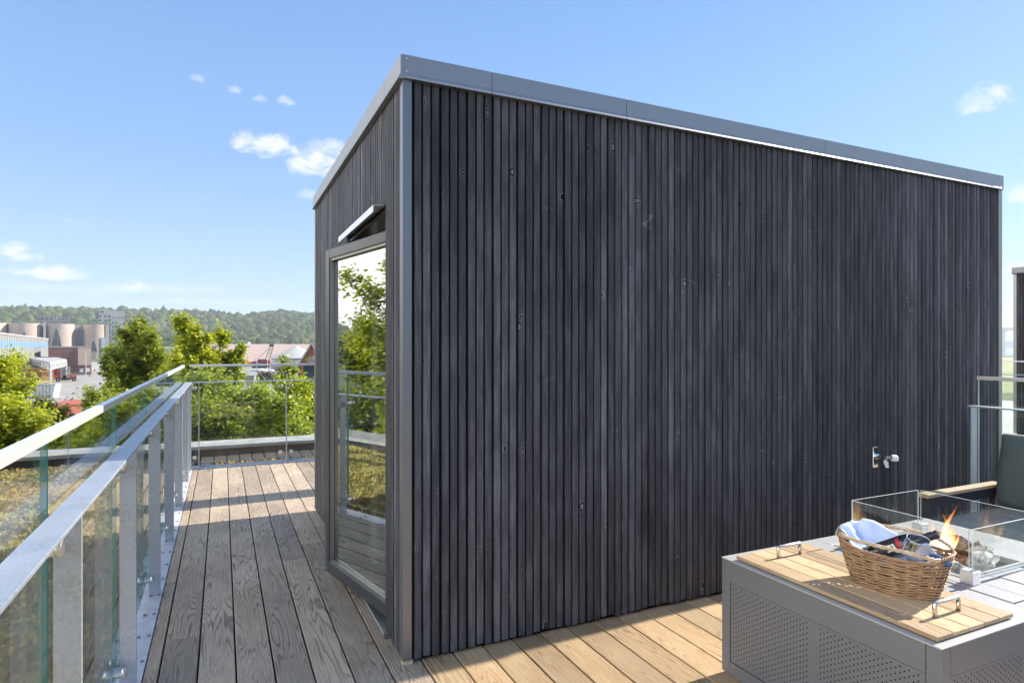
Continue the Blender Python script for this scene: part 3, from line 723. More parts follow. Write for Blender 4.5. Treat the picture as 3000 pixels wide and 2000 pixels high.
log('charred dark grey log behind the flames', [(3.185, 1.935, .545), (3.20, 1.84, .556), (3.195, 1.735, .552)], .034, 3, M_logd)
def flame_mat():
    m = bpy.data.materials.new('flame'); m.use_nodes = True; T = NT(m.node_tree); T.n.clear()
    tc = T.new('ShaderNodeTexCoord').outputs['Generated']; sp = T.new('ShaderNodeSeparateXYZ'); T.put(sp.inputs[0], tc)
    f = T.new('ShaderNodeLayerWeight'); f.inputs[0].default_value = .5; core = T.m('POWER', T.m('SUBTRACT', 1, f.outputs['Facing']), 1.3)
    h = sp.outputs[2]
    col = T.mix(T.ss(h, .30, .95), (1, .60, .14), (1, .20, .03)); col = T.mix(T.m('MULTIPLY', core, T.ss(h, .75, .1)), col, (1, .88, .55))
    e = T.new('ShaderNodeEmission'); T.put(e.inputs[0], col); T.put(e.inputs[1], T.ss(h, 1, .15, .9, 1.9))
    tr = T.new('ShaderNodeBsdfTransparent'); mx = T.new('ShaderNodeMixShader')
    T.put(mx.inputs[0], T.m('MULTIPLY', core, T.m('MULTIPLY', T.ss(h, 1.02, .45, .05, .27), T.ss(h, -.02, .14)))); T.l.new(tr.outputs[0], mx.inputs[1]); T.l.new(e.outputs[0], mx.inputs[2])
    o = T.new('ShaderNodeOutputMaterial'); T.l.new(mx.outputs[0], o.inputs[0]); return m
M_flame = flame_mat()
fire = thing('fire', 'small orange gas flames burning between the logs', 'fire', (3.08, 1.79, .51))
def tongue(x, y, z0, h, r, seed):
    rn = np.random.default_rng(seed); m = MB(); pts = []; rad = []; a, b2 = rn.uniform(0, 6, 2); lean = rn.normal(0, .17, 2)
    for i in range(17):
        t = i / 16; sw = 1.1 * r * t
        pts.append((x + lean[0] * h * t + sw * math.sin(a + 5.5 * t), y + lean[1] * h * t + sw * math.cos(b2 + 5 * t), z0 + h * t))
        rad.append(r * (math.sin(math.pi * min(1, t * 1.25 + .18)) ** .8 if t < .5 else (1 - t) * 1.55) + .0006)
    m.tube(pts, rad, 12)
    obj('flame', m, M_flame, fire, smooth=True)
fr_ = np.random.default_rng(21)
for i in range(16):
    u = fr_.normal(0, 1); dx, dy = .012 * fr_.normal(0, 1), .024 * u; h = (.235 if i == 0 else .16 * math.exp(-.5 * u * u) * fr_.uniform(.7, 1.15) + .05)
    tongue(3.09 + dx, 1.80 + dy, .515, h, fr_.uniform(.008, .016), 70 + i)

# ================================================================== BASKET AND WHAT IS IN IT
M_willow = pmat('willow', rough=.55, spec=.4, fn=vary((.27, .155, .085), (.47, .31, .185), 22, 4, stretch=(1, 1, 3), lo=.3, hi=.72))
M_willow2 = pmat('pale_willow', rough=.5, spec=.4, fn=vary((.48, .36, .22), (.62, .50, .35), 40, 3))
BZ = TZ + .0205; BR = math.atan2(-.95, .30)
bas = thing('wicker_basket', 'oval willow basket with two side handles standing on the wooden lid', 'basket', (2.408, 1.585, BZ), BR); bas.scale = (.95, .95, .95)
def oval(t, z):                          # local: x along the long axis (towards the near right end)
    k = z / .165; k = max(0, min(1.2, k)); a = .150 + .050 * k ** .8; b = .100 + .050 * k ** .8
    c, s = math.cos(t), math.sin(t); e2 = .86
    return a * math.copysign(abs(c) ** e2, c), b * math.copysign(abs(s) ** e2, s)
def rimlift(t): return .022 * max(0, math.cos(2 * t)) + .030 * max(0, -math.cos(t)) ** 2 - .004
NS = 24; rows = 25
for r in range(rows):
    for ply in (0,):
        m = MB(); pts = []; N = 156
        for i in range(N):
            t = 2 * math.pi * i / N; zz = .006 + (r + ply * .5) / rows * (.150 + rimlift(t)); x, y = oval(t, zz)
            off = .0050 * math.cos(NS * t / 2 + math.pi * (r + ply)) + .0012 * math.sin(9 * t + r * 2.3); q = math.hypot(x, y)
            jz = .0011 * math.sin(7 * t + r * 1.9 + ply) + random.uniform(-.0005, .0005)
            pts.append((x * (1 + off / q), y * (1 + off / q), zz + jz))
        m.tube(pts, (.0036 if r % 6 else .0040) + .0004 * ((r * 7 + ply * 3) % 3 - 1), 5, closed=True)
        obj('willow_strand', m, M_willow, bas, smooth=True, local=True)
for i in range(NS):
    t = 2 * math.pi * (i + .5) / NS; m = MB(); pts = []
    for j in range(8):
        zz = j / 7 * (.158 + rimlift(t)); x, y = oval(t, zz); pts.append((x, y, zz + .002))
    m.tube(pts, .0036, 6); obj('stake', m, M_willow, bas, smooth=True, local=True)
bm_ = MB(); bm_.prism([oval(2 * math.pi * k / 40, 0) for k in range(40)], .001, .006, 'xy'); obj('basket_base', bm_, M_willow, bas, local=True)
def rope(name, path, R0, r, twists, mat, closed=False, strands=3, n=5):
    m = MB(); P = [Vector(p) for p in path]; N = len(P)
    for s in range(strands):
        pts = []
        for i, p in enumerate(P):
            a = P[(i + 1) % N] if closed or i < N - 1 else p; b = P[i - 1] if closed or i > 0 else p
            tdir = (a - b).normalized(); u = tdir.cross(Vector((0, 0, 1))).normalized(); w = u.cross(tdir)
            ph = 2 * math.pi * (s / strands + twists * i / N); pts.append(p + (u * math.cos(ph) + w * math.sin(ph)) * R0)
        m.tube(pts, r, n, closed=closed)
    return obj(name, m, mat, bas, smooth=True, local=True)
rim = []
for i in range(180):
    t = 2 * math.pi * i / 180; zz = .163 + rimlift(t); x, y = oval(t, .166); rim.append((x * 1.015, y * 1.015, zz))
rope('braided_rim', rim, .0042, .0040, 30, M_willow, closed=True)
rope('foot_rim', [(oval(2 * math.pi * i / 120, 0)[0] * 1.01, oval(2 * math.pi * i / 120, 0)[1] * 1.01, .004) for i in range(120)], .003, .003, 26, M_willow, closed=True)
for sgn in (-1, 1):                       # a twisted bow above each long side
    pts = []
    for i in range(60):
        k = i / 59; t = sgn * math.pi / 2 - sgn * (k - .5) * 2.05; x, y = oval(t, .175)
        lift = .030 * math.sin(math.pi * min(1, k * 1.06)) ** .6 if sgn < 0 else .038 * math.sin(math.pi * k) ** .6
        pts.append((x * 1.02, y * 1.03, .172 + rimlift(t) * .8 + lift))
    rope('handle', pts, .0042, .0044, 7, M_willow2)
    wb = MB(); x, y, z = pts[3]
    wb.tube([pts[2], pts[5]], .0105, 10); obj('binding', wb, M_willow2, bas, local=True)
# napkin lining
def bas_w(x, y, z):
    c, s = math.cos(BR), math.sin(BR); x, y, z = x * .95, y * .95, z * .95; return (2.408 + c * x - s * y, 1.585 + s * x + c * y, BZ + z)
def napkin():
    m = MB(); N, K = 40, 44; prof = [(-.212, .178), (-.205, .205), (-.190, .222), (-.172, .214), (-.155, .185), (-.12, .135), (-.06, .105), (.02, .09), (.10, .092), (.14, .10), (.155, .115)]
    wid = [.055, .062, .075, .085, .098, .112, .125, .130, .112, .085, .06]; vs = []
    for k in range(K):
        v = k / (K - 1) * (len(prof) - 1); i = min(int(v), len(prof) - 2); f = v - i
        px_, pz = [prof[i][q] + (prof[i + 1][q] - prof[i][q]) * f for q in (0, 1)]; w = wid[i] + (wid[i + 1] - wid[i]) * f; inside = max(0, min(1, (v - 3) / 2))
        for j in range(N):
            u = j / (N - 1) * 2 - 1; up = u if u > 0 else 0
            fold = math.sin(5.2 * u + .5 * v + .8) * .010 + math.sin(11 * u - .35 * v) * .005
            z = pz + fold * (.6 + .6 * inside) + inside * (.085 * up ** 1.6 + .050 * max(0, -u) ** 2) * (1 if v < 8 else max(0, 10 - v) / 2)
            vs.append(bas_w(px_ + fold * .5, u * w + .006 * math.sin(3 * v + 4 * u), z))
    m.add(vs, [(k * N + j, k * N + j + 1, (k + 1) * N + j + 1, (k + 1) * N + j) for k in range(K - 1) for j in range(N - 1)])
    def fn(T, b):
        tc = T.new('ShaderNodeTexCoord').outputs['Object']; n = T.noise(tc, 300, 2); n2 = T.noise(tc, 18, 3)
        T.put(b.inputs['Base Color'], T.mix(T.ss(n2, .35, .7), (.54, .64, .82), (.64, .72, .86))); bump(T, b, T.m('ADD', n, T.m('MULTIPLY', n2, 3)), .003, .5)
    o = obj('napkin', m, pmat('blue_linen', rough=.9, fn=fn), smooth=True)
    so = o.modifiers.new('thickness', 'SOLIDIFY'); so.thickness = .0022; so.offset = 0
    tag(o, 'pale blue linen napkin lining the wicker basket', 'napkin')
napkin()
def cloth_end():
    m = MB(); q = []; n = 12
    for i in range(n):
        for j in range(n):
            u, v = i / (n - 1) - .5, j / (n - 1); q.append(bas_w(.125 + .085 * v, -.045 + u * .05 * (1 - .3 * v) - .01 * v, .158 + .020 * math.sin(math.pi * v ** .8) + .006 * math.sin(7 * u + 2)))
    m.add(q, [(i * n + j, i * n + j + 1, (i + 1) * n + j + 1, (i + 1) * n + j) for i in range(n - 1) for j in range(n - 1)])
    o = obj('napkin', m, pmat('navy_linen', (.07, .12, .26), .9), smooth=True); so = o.modifiers.new('thickness', 'SOLIDIFY'); so.thickness = .005; so.offset = 0
    tag(o, 'dark blue folded cloth end peeping over the right rim of the basket', 'napkin')
cloth_end()
def axis_matrix(p, d, roll=0):
    q = Vector(d).normalized().to_track_quat('Z', 'Y').to_matrix().to_4x4()
    return Matrix.Translation(p) @ q @ Matrix.Rotation(roll, 4, 'Z')
tip = Vector((2.430, 1.432, .800)); dirb = Vector((.056, -.137, .088)).normalized()
bot = thing('wine_bottle', 'dark wine bottle with black capsule and label leaning in the basket', 'bottle', tuple(tip - dirb * .30))
Bm = axis_matrix(tip - dirb * .30, dirb)
obj('bottle_body', MB().lathe([(.02, 0), (.036, .003), (.0375, .01), (.0375, .175), (.034, .198), (.022, .222), (.0155, .235), (.0148, .24)], 32, Bm), pmat('dark_bottle_glass', (.008, .012, .010), .06, 0, .8), bot, smooth=True)
obj('capsule', MB().lathe([(.0152, .228), (.0152, .282), (.0160, .2825), (.0160, .286), (.0153, .2865), (.0153, .2985), (.0145, .300), (0, .300)], 32, Bm), pmat('black_capsule', (.022, .026, .045), .4, .2), bot, smooth=False)
cap_r = MB()
for z in (.262, .270, .278): cap_r.lathe([(.0153, z), (.0158, z + .0006), (.0158, z + .0018), (.0153, z + .0024)], 32, Bm)
obj('capsule_ring', cap_r, MATS['black_capsule'], bot)
def label_patch(z0, z1, a0, a1, rr, mat, name, n=18):
    m = MB(); vs = []
    for i in range(n + 1):
        a = a0 + (a1 - a0) * i / n
        for z in (z0, z1): vs.append(tuple(Bm @ Vector((rr * math.cos(a), rr * math.sin(a), z))))
    m.add(vs, [(2 * i, 2 * i + 2, 2 * i + 3, 2 * i + 1) for i in range(n)]); return obj(name, m, mat, bot)
# the side of the bottle that faces the viewer and the sky
toeye = (Vector((0, 0, EYE)) - (tip - dirb * .15)).normalized(); lo_ = Bm.to_3x3().transposed() @ toeye; LA = math.atan2(lo_.y, lo_.x)
label_patch(.085, .172, LA - 1.5, LA + 1.5, .0379, pmat('label_black', (.02, .02, .03), .5), 'label')
label_patch(.158, .172, LA - .9, LA + .5, .0382, pmat('label_red', (.42, .02, .03), .5), 'label_band')
letter = MB()
def arc_letter(z, a, size):               # an "n" printed in white on the label, wrapped round the bottle
    st = [((0, 0), (0, 1)), ((0, .78), (.25, 1)), ((.25, 1), (.55, .95)), ((.55, .95), (.66, .7)), ((.66, .7), (.66, 0))]
    for (x0, y0), (x1, y1) in st:
        v0 = Vector((x0, y0)) * size; v1 = Vector((x1, y1)) * size; d = (v1 - v0).normalized() * size * .05; nn = Vector((-d.y, d.x)) * 1.7
        vs = []
        for p in (v0 - d - nn, v1 + d - nn, v1 + d + nn, v0 - d + nn):
            aa = a + p.x / .0385; vs.append(tuple(Bm @ Vector((.0385 * math.cos(aa), .0385 * math.sin(aa), z + p.y))))
        letter.add(vs, [(0, 1, 2, 3)])
arc_letter(.118, LA - .35, .030); obj('label_letter', letter, M_wht, bot)
# ribbed glass
gl_p = Vector((2.362, 1.480, .686)); Gm = axis_matrix(gl_p, Vector((-.12, -.25, 1)))
rib = lambda a: 1 + .022 * math.cos(22 * a)
prof = [(.010, .0), (.030, .006), (.043, .024), (.047, .045), (.045, .068), (.039, .095), (.0375, .102)]
gw = MB().lathe(prof + [(r - .0016, z) for r, z in reversed(prof[2:])] + [(.028, .010), (0, .007)], 88, Gm, rib=rib)
o = obj('drinking_glass', gw, M_drink, smooth=True); tag(o, 'clear ribbed drinking glass tipped in the basket', 'glass')
rg = MB().lathe([(.0360, .1022), (.0375, .1034), (.0388, .1024)], 48, Gm, cap=False); obj('glass_rim', rg, M_gedge2, o)

# ================================================================== TAP ON THE WALL
tapt = thing('garden_tap', 'chrome garden tap on a small plate on the black timber wall', 'tap', (4.135, WY, .74))
tx = 4.135; ty = WY - .002
obj('wall_plate', MB().box(tx - .026, tx + .026, ty - .006, ty, .655, .80, bev=.003), M_chrome, tapt)
b = MB(); b.lathe([(.018, 0), (.018, .012), (.012, .014), (.012, .05), (.015, .052), (.015, .075), (0, .078)], 16, Matrix.Translation((tx + .004, ty - .006, .735)) @ Matrix.Rotation(R(90), 4, 'X'))
obj('tap_body', b, M_chrome, tapt, smooth=False)
b = MB(); Mk = axis_matrix((tx + .008, ty - .052, .735), (.86, -.50, -.08)); b.lathe([(.011, 0), (.011, .058), (.009, .060)], 14, Mk); obj('tap_valve', b, pmat('tap_valve_metal', (.35, .36, .40), .25, .9), tapt)
b = MB(); b.lathe([(.017, .058), (.022, .062), (.023, .092), (.019, .097), (0, .098)], 10, Mk, rib=lambda a: 1 + .1 * math.cos(5 * a)); obj('tap_knob', b, pmat('tap_knob_white', (.72, .74, .78), .35), tapt)
b = MB(); b.lathe([(.009, 0), (.009, .028), (.015, .029), (.015, .043), (.0115, .045), (.0115, .068), (.009, .069), (0, .069)], 14, axis_matrix((tx + .012, ty - .062, .733), (.25, -.12, -1))); obj('tap_spout', b, MATS['tap_knob_white'], tapt)

# ================================================================== SOFA
sofa = thing('garden_sofa', 'dark metal garden sofa with wooden armrests by the right glass railing', 'sofa', (4.6, 1.5, 0))
M_sofa = pmat('sofa_frame_coat', (.045, .05, .062), .45, .2)
M_arm = pmat('sofa_arm_wood', fn=deck_fn((.55, .43, .29), (.62, .50, .36), (.42, .30, .18), (.75, .68, .58)), spec=.3)
for ya, yb in ((2.452, 2.522), (.40, .47)):
    obj('armrest', MB().box(4.06, 4.895, ya, yb, .535, .560, bev=.003), M_arm, sofa)
    obj('arm_frame', MB().box(4.10, 4.89, ya + .012, yb - .012, .470, .534).box(4.10, 4.16, ya + .012, yb - .012, .012, .469).box(4.83, 4.89, ya + .012, yb - .012, .012, .469), M_sofa, sofa)
obj('seat_frame', MB().box(4.09, 4.89, .485, 2.45, .25, .31), M_sofa, sofa)
obj('back_frame', MB().box(4.905, 4.945, .47, 2.45, .25, .70), M_sofa, sofa)
def cushion(x0, x1, y0, y1, z0, z1, puff, M, n=18):
    m = MB(); vs = []; fs = []
    cx2, cy2, cz2 = (x0 + x1) / 2, (y0 + y1) / 2, (z0 + z1) / 2; hx, hy, hz_ = (x1 - x0) / 2, (y1 - y0) / 2, (z1 - z0) / 2
    for side in (1, -1):
        o = len(vs)
        for i in range(n + 1):
            for j in range(n + 1):
                u, v = i / n * 2 - 1, j / n * 2 - 1
                su = math.copysign(abs(u) ** .9, u) * (1 - .03 * (1 - abs(v)) ** 2 * 0 - .02 * v * v); sv = math.copysign(abs(v) ** .9, v) * (1 - .02 * u * u)
                th = (1 - abs(u) ** 7) * (1 - abs(v) ** 7)
                w = (th ** .35) * (.80 + .20 * math.cos(u * 1.5) * math.cos(v * 1.5)) + puff * .3 * math.sin(5 * u + 3 * v) * (abs(u * v))
                vs.append((cx2 + su * hx, cy2 + sv * hy, cz2 + side * w * hz_))
        for i in range(n):
            for j in range(n):
                a = o + i * (n + 1) + j; fs.append((a, a + 1, a + n + 2, a + n + 1))
    m.add(vs, fs)
    if M is not None: m.v = [tuple(M @ Vector(v)) for v in m.v]
    return m
def fn_fab(c1, c2):
    def fn(T, b):
        tc = T.new('ShaderNodeTexCoord').outputs['Object']; n = T.noise(tc, 420, 2, .7); n2 = T.noise(tc, 7, 4, .6)
        T.put(b.inputs['Base Color'], T.mix(n, c1, c2)); bump(T, b, T.m('ADD', T.m('MULTIPLY', n, .4), T.m('MULTIPLY', n2, 5)), .006, .6)
    return fn
M_fab = pmat('teal_grey_fabric', rough=.9, spec=.2, fn=fn_fab((.065, .09, .092), (.105, .135, .135)))
M_fab2 = pmat('sunlit_teal_fabric', rough=.9, spec=.2, fn=fn_fab((.16, .19, .185), (.23, .26, .25)))  # same fabric as the back cushions, lightened for the sun on the seats
for k, (ya, yb, lb) in enumerate(((1.47, 2.43, 'sunlit teal grey seat cushion at the wall end of the sofa'), (.49, 1.45, 'sunlit teal grey seat cushion at the near end of the sofa'))):
    o = obj('seat_cushion', cushion(4.08, 4.86, ya, yb, .31, .45, .12, None), M_fab2, smooth=True); tag(o, lb, 'cushion', 'seat cushions on the sofa')
for ya, yb, lb in ((1.60, 2.43, 'dark teal back cushion at the wall end of the sofa'), (.62, 1.55, 'dark teal back cushion at the near end of the sofa')):
    Mb = Matrix.Translation((4.785, (ya + yb) / 2, .665)) @ Matrix.Rotation(R(-80), 4, 'Y')
    o = obj('back_cushion', cushion(-.245, .245, -(yb - ya) / 2, (yb - ya) / 2, -.085, .085, .5, Mb), M_fab, smooth=True); tag(o, lb, 'cushion', 'back cushions on the sofa')
    pp = MB(); pp.tube([Mb @ Vector((.247 if 1 else 0, y, 0)) for y in np.linspace(-(yb - ya) / 2 + .01, (yb - ya) / 2 - .01, 14)], .006, 6)
    obj('piping', pp, pmat('pale_piping', (.7, .7, .68), .8), o)

# ================================================================== NEIGHBOURING TERRACE (right)
NXW, NY0, NY1 = 12.45, 3.0, 6.09
nb = thing('stair_house', 'second dark timber stair house standing further off at the right edge', 'roof building', (NXW, NY1, 0))
obj('wall', MB().box(NXW + .03, 17.3, NY0 + .04, NY1 - .04, -.1, 2.80), M_void, nb)
for k in range(64): inst('cladding_slat', sm_full[k % 3], nb, (.002, -.075 - k * .0455 - (k // 3) * .0005, 0), R(-90))
obj('corner_trim', MB().box(NXW - .004, NXW + .05, NY1 - .05, NY1, 0, 2.78, bev=.002), M_trim2, nb)
obj('roof_edge', MB().prism([(NXW - .013, HT), (NXW - .013, 2.772), (NXW - .03, 2.757), (NXW + .03, 2.757), (NXW + .03, HT)], NY0 - .02, NY1 + .02, 'xz'), M_trim, nb)
obj('roof_edge', MB().box(NXW + .031, 17.3, NY1 - .03, NY1 + .02, 2.757, HT), M_trim2, nb); obj('roof', MB().box(NXW + .031, 17.28, NY0, NY1 - .031, 2.801, 2.85), M_dark, nb)
o = obj('terrace', MB().box(12.02, 20, -6, 12, G, -.02), pmat('pale_paving', fn=vary((.42, .42, .41), (.55, .55, .53), 3), rough=.8)); tag(o, kind='structure')
nr = thing('glass_railing', 'distant glass railing in front of the second stair house', 'railing', (11.3, 4, -.1))
obj('base_plate', MB().box(11.2, 11.4, -3, 8.6, -.098, -.02), M_plate, nr)
for yy in (-2.6, -1.4, -.2, 1.0, 2.2, 3.4, 4.6, 5.8, 7.0, 8.2): obj('post', MB().box(11.30, 11.365, yy - .006, yy + .006, -.0195, 1.05), M_galv, nr)
pane(nr, 11.25, 11.265, -3, 8.5, .02, 1.262, edgem=M_gedge2)
obj('hand_rail', MB().box(11.29, 11.37, -3, 8.5, 1.052, 1.064), M_galv, nr)
obj('cap_rail', MB().box(11.24, 11.275, -3, 8.5, 1.2625, 1.278), M_alu, nr)
parapet('grey coped parapet between the two terraces at the right', 7.2, 7.75, -6, 9.744, 'y')

# ================================================================== GROUND
def disc(r, z, n=96):
    m = MB(); m.add([(r * math.cos(2 * math.pi * k / n), r * math.sin(2 * math.pi * k / n), z) for k in range(n)], [tuple(range(n))]); return m
o = obj('ground', disc(9000, G), pmat('grass_ground', rough=.95, fn=vary((.07, .095, .035), (.13, .14, .06), .04, 5))); tag(o, kind='structure')
def sheet(name, pts, z, mat):
    o = obj(name, MB().add([(x, y, z) for x, y in pts], [tuple(range(len(pts)))]), mat); return tag(o, kind='structure')
M_yard = pmat('pale_yard_concrete', rough=.9, fn=vary((.27, .255, .235), (.36, .345, .32), .25, 6, stretch=(1, 1, 1)))
sheet('yard', [gp(-900, 40), gp(1150, 40), gp(1150, 330), gp(-900, 420)], G + .02, M_yard)
sheet('meadow', [gp(2000, 120), gp(4200, 120), gp(4200, 520), gp(1900, 520)], G + .02, pmat('dry_meadow', rough=.95, fn=vary((.26, .26, .11), (.40, .38, .20), .05, 5)))
sheet('water', [gp(1500, 620), gp(6000, 620), gp(6000, 5200), gp(1500, 5200)], G + .03, pmat('fjord_water', (.20, .26, .30), .12, 0, .6))

# ================================================================== WOODED HILL
def ridge(px):
    pts = [(-1800, 60), (-900, 95), (0, 104), (150, 104), (250, 100), (380, 101), (480, 97), (560, 95), (640, 92), (712, 84), (770, 93), (850, 95), (920, 88), (1050, 80), (1250, 50), (1500, 22)]
    for (a, ya), (b, yb) in zip(pts[:-1], pts[1:]):
        if a <= px <= b: return ya + (yb - ya) * (px - a) / (b - a)
    return 60 if px < 0 else 10
def hill_h(u, ang):                       # u 0..1 from foot to crest
    px = 1500 + FPX * math.tan(max(-1.2, min(.5, ang)))
    top = EYE + ridge(px) / FPX * 1600 * math.cos(ang) * 1.0 - 13
    s = min(1, u); return G + (top - G) * (s * s * (3 - 2 * s)) ** .85
hm = MB(); NA, NU = 90, 16; a0, a1 = R(-64), R(4); D0, D1 = 900, 1600
for i in range(NA):
    a = a0 + (a1 - a0) * i / (NA - 1)
    for j in range(NU + 3):
        u = j / NU; d = D0 + (D1 - D0) * u; th = a + YAW
        hm.v.append((d * math.sin(th), d * math.cos(th), hill_h(u, a) if j else G - 2))
hm.f = [(i * (NU + 3) + j, (i + 1) * (NU + 3) + j, (i + 1) * (NU + 3) + j + 1, i * (NU + 3) + j + 1) for i in range(NA - 1) for j in range(NU + 2)]; hm.mi = [0] * len(hm.f)
o = obj('hill', hm, pmat('forest_floor', (.035, .045, .02), .95)); tag(o, kind='structure')
import bmesh
def ico(sub):
    bm = bmesh.new(); bmesh.ops.create_icosphere(bm, subdivisions=sub, radius=1); v = np.array([x.co[:] for x in bm.verts]); f = np.array([[y.index for y in x.verts] for x in bm.faces]); bm.free(); return v, f
def forest():
    BV, BF = ico(2); V = []; F = []; A = []; n = 0; cnt = 0
    def crown(x, y, z, r, h, val):
        nonlocal n
        v = BV * (1 + RNG.normal(0, .13, (len(BV), 1)) + .16 * np.sin(BV @ RNG.normal(0, 4, 3))[:, None]); v = v * [r, r, h] + [x, y, z + h * .75]
        V.append(v); F.append(BF + n); n += len(BV); A.append(np.full(len(BF), val))
    for k in range(11500):
        a = RNG.uniform(R(-44), R(-12)) if k < 9200 else RNG.uniform(R(-64), R(4)); u = RNG.uniform(0, 1.0) ** .92; d = D0 + (D1 - D0) * u; th = a + YAW
        if k >= 9200 and R(-44) < a < R(-12): continue
        r = (3.6 + 6.5 * RNG.random() ** 1.8) * (1 if k < 9200 else 1.5)
        crown(d * math.sin(th), d * math.cos(th), hill_h(u, a) - 1, r, r * RNG.uniform(.9, 1.5), np.clip(RNG.normal(.5, .24), 0, 1)); cnt += 1
    V = np.concatenate(V); F = np.concatenate(F); A = np.concatenate(A)
    me = bpy.data.meshes.new('forest'); me.vertices.add(len(V)); me.vertices.foreach_set('co', V.ravel()); me.loops.add(len(F) * 3); me.loops.foreach_set('vertex_index', F.ravel().astype(np.int32))
    me.polygons.add(len(F)); me.polygons.foreach_set('loop_start', np.arange(len(F), dtype=np.int32) * 3); me.update(calc_edges=True)
    at = me.attributes.new('v', 'FLOAT', 'FACE'); at.data.foreach_set('value', A.astype(np.float32))
    def fn(T, b):
        v = T.new('ShaderNodeAttribute', attribute_name='v').outputs['Fac']; tc = T.new('ShaderNodeTexCoord').outputs['Object']
        n1 = T.noise(tc, .55, 3, .7)
        c = T.mix(T.ss(v, 0, .55), (.028, .050, .024), (.075, .095, .034)); c = T.mix(T.ss(v, .55, 1), c, (.125, .125, .05))
        c = T.mix(1., c, T.mix(T.ss(n1, .3, .7), (.32, .40, .46), (1.55, 1.5, 1.2)), 'MULTIPLY'); T.put(b.inputs['Base Color'], c)
    me.materials.append(pmat('distant_foliage', rough=.9, spec=.1, fn=fn))
    o = bpy.data.objects.new('forest', me); link(o); tag(o, 'dense broadleaf wood covering the long hill on the skyline', 'forest', kind='stuff')
forest()

# ================================================================== TREES
def leaf_mesh(name, P, Nn, size, val, mat):
    """one small folded leaf quad per point"""
    n = len(P); rn = RNG.normal(0, 1, (n, 3)); Nn = Nn + rn * .75; Nn /= np.linalg.norm(Nn, axis=1)[:, None] + 1e-9
    t = RNG.normal(0, 1, (n, 3)); t -= (t * Nn).sum(1)[:, None] * Nn; t /= np.linalg.norm(t, axis=1)[:, None] + 1e-9; b = np.cross(Nn, t)
    s = size * RNG.uniform(.65, 1.3, (n, 1))
    V = np.stack([P - t * s, P - b * s * .62 + Nn * s * .12, P + t * s, P + b * s * .62 + Nn * s * .12], 1).reshape(-1, 3)
    me = bpy.data.meshes.new(name); me.vertices.add(4 * n); me.vertices.foreach_set('co', V.ravel()); me.loops.add(4 * n); me.loops.foreach_set('vertex_index', np.arange(4 * n, dtype=np.int32))
    me.polygons.add(n); me.polygons.foreach_set('loop_start', np.arange(n, dtype=np.int32) * 4); me.update(calc_edges=True)
    at = me.attributes.new('v', 'FLOAT', 'FACE'); at.data.foreach_set('value', val.astype(np.float32)); me.materials.append(mat); return me
def tree(name, label, x, y, top, rad, nleaf, leaf, mat, seed, crown0=-6.0, upright=.8, cat='tree', group=None, dens=.16, base=G, cone=False):
    rn = np.random.default_rng(seed); root = thing(name, label, cat, (x, y, base), 0, group); H = top - base
    wood = MB(); pts = [Vector((0, 0, 0))]; lean = rn.normal(0, .02, 2)
    for i in range(1, 9): pts.append(Vector((lean[0] * H * i / 8 + rn.normal(0, .05), lean[1] * H * i / 8 + rn.normal(0, .05), H * .94 * i / 8)))
    wood.tube(pts, [.13 * (H / 9) * (1 - .93 * i / 8) + .008 for i in range(9)], 8)
    c0 = (crown0 - base) / H; P = []; W = []
    nb = 34
    for k in range(nb):
        f = c0 + (1 - c0) * ((k + rn.uniform(0, 1)) / nb); a = k * 2.399 + rn.normal(0, .5)
        prof = math.sin(math.pi * min(1, (1 - (f - c0) / (1 - c0)) * .78 + .10)) ** .8
        if cone: prof = (1 - (f - c0) / (1 - c0)) ** .62 * .95 + .05
        L = rad * prof * rn.uniform(.5, 1.25) + .12; i = min(7, int(f * .94 * 8)); tt = f * 8 * .94 / .94 - i; s = pts[i].lerp(pts[min(8, i + 1)], max(0, min(1, tt)))
        d = Vector((math.cos(a), math.sin(a), upright * rn.uniform(.5, 1.3))).normalized(); p = s.copy(); seg = [p.copy()]
        for j in range(7):
            d = (d + Vector((rn.normal(0, .10), rn.normal(0, .10), .10 * upright + rn.normal(0, .05)))).normalized(); p = p + d * L / 7; seg.append(p.copy())
        wood.tube(seg, [max(.004, .035 * (L / 2) * (1 - j / 7.5)) for j in range(8)], 5, cap=False)
        for j in range(2, 8):
            P.append(seg[j]); W.append(L * (.7 + .06 * j))
            for q in range(2):
                dd = Vector(rn.normal(0, 1, 3)).normalized() + d * .9; dd.normalize(); l2 = L * rn.uniform(.16, .34) * (1.2 - j / 10)
                e2 = seg[j] + dd * l2; P.append(seg[j].lerp(e2, .6)); P.append(e2); W += [L * .7, L * .6]
                if j % 2 == 0: wood.tube([seg[j], e2], [.007, .003], 3, cap=False)
    for j in range(5): P.append(pts[8] + Vector((0, 0, H * .06 * j / 5))); W.append(rad * .3)
    obj('trunk', wood, M_bark, root, smooth=True, local=True)
    P = np.array([p[:] for p in P]); W = np.array(W); idx = rn.choice(len(P), nleaf, p=W / W.sum())
    spread = dens * .8 * (.5 + .9 * rn.random(len(P)))[idx]; L3 = P[idx] + rn.normal(0, 1, (nleaf, 3)) * spread[:, None] * [1, 1, .9]
    tone = rn.normal(0, .20, len(P))[idx]; cen = np.array([0, 0, H * (c0 + 1) / 2]); out = L3 - cen; out /= np.linalg.norm(out, axis=1)[:, None] + 1e-6
    val = np.clip(.42 + tone + rn.normal(0, .20, nleaf), 0, 1)
    me = leaf_mesh('foliage', L3, out * .9 + [0, 0, .75], leaf, val, mat); o = bpy.data.objects.new('foliage', me); link(o, root); WL[o.name] = WL[root.name]
    return root
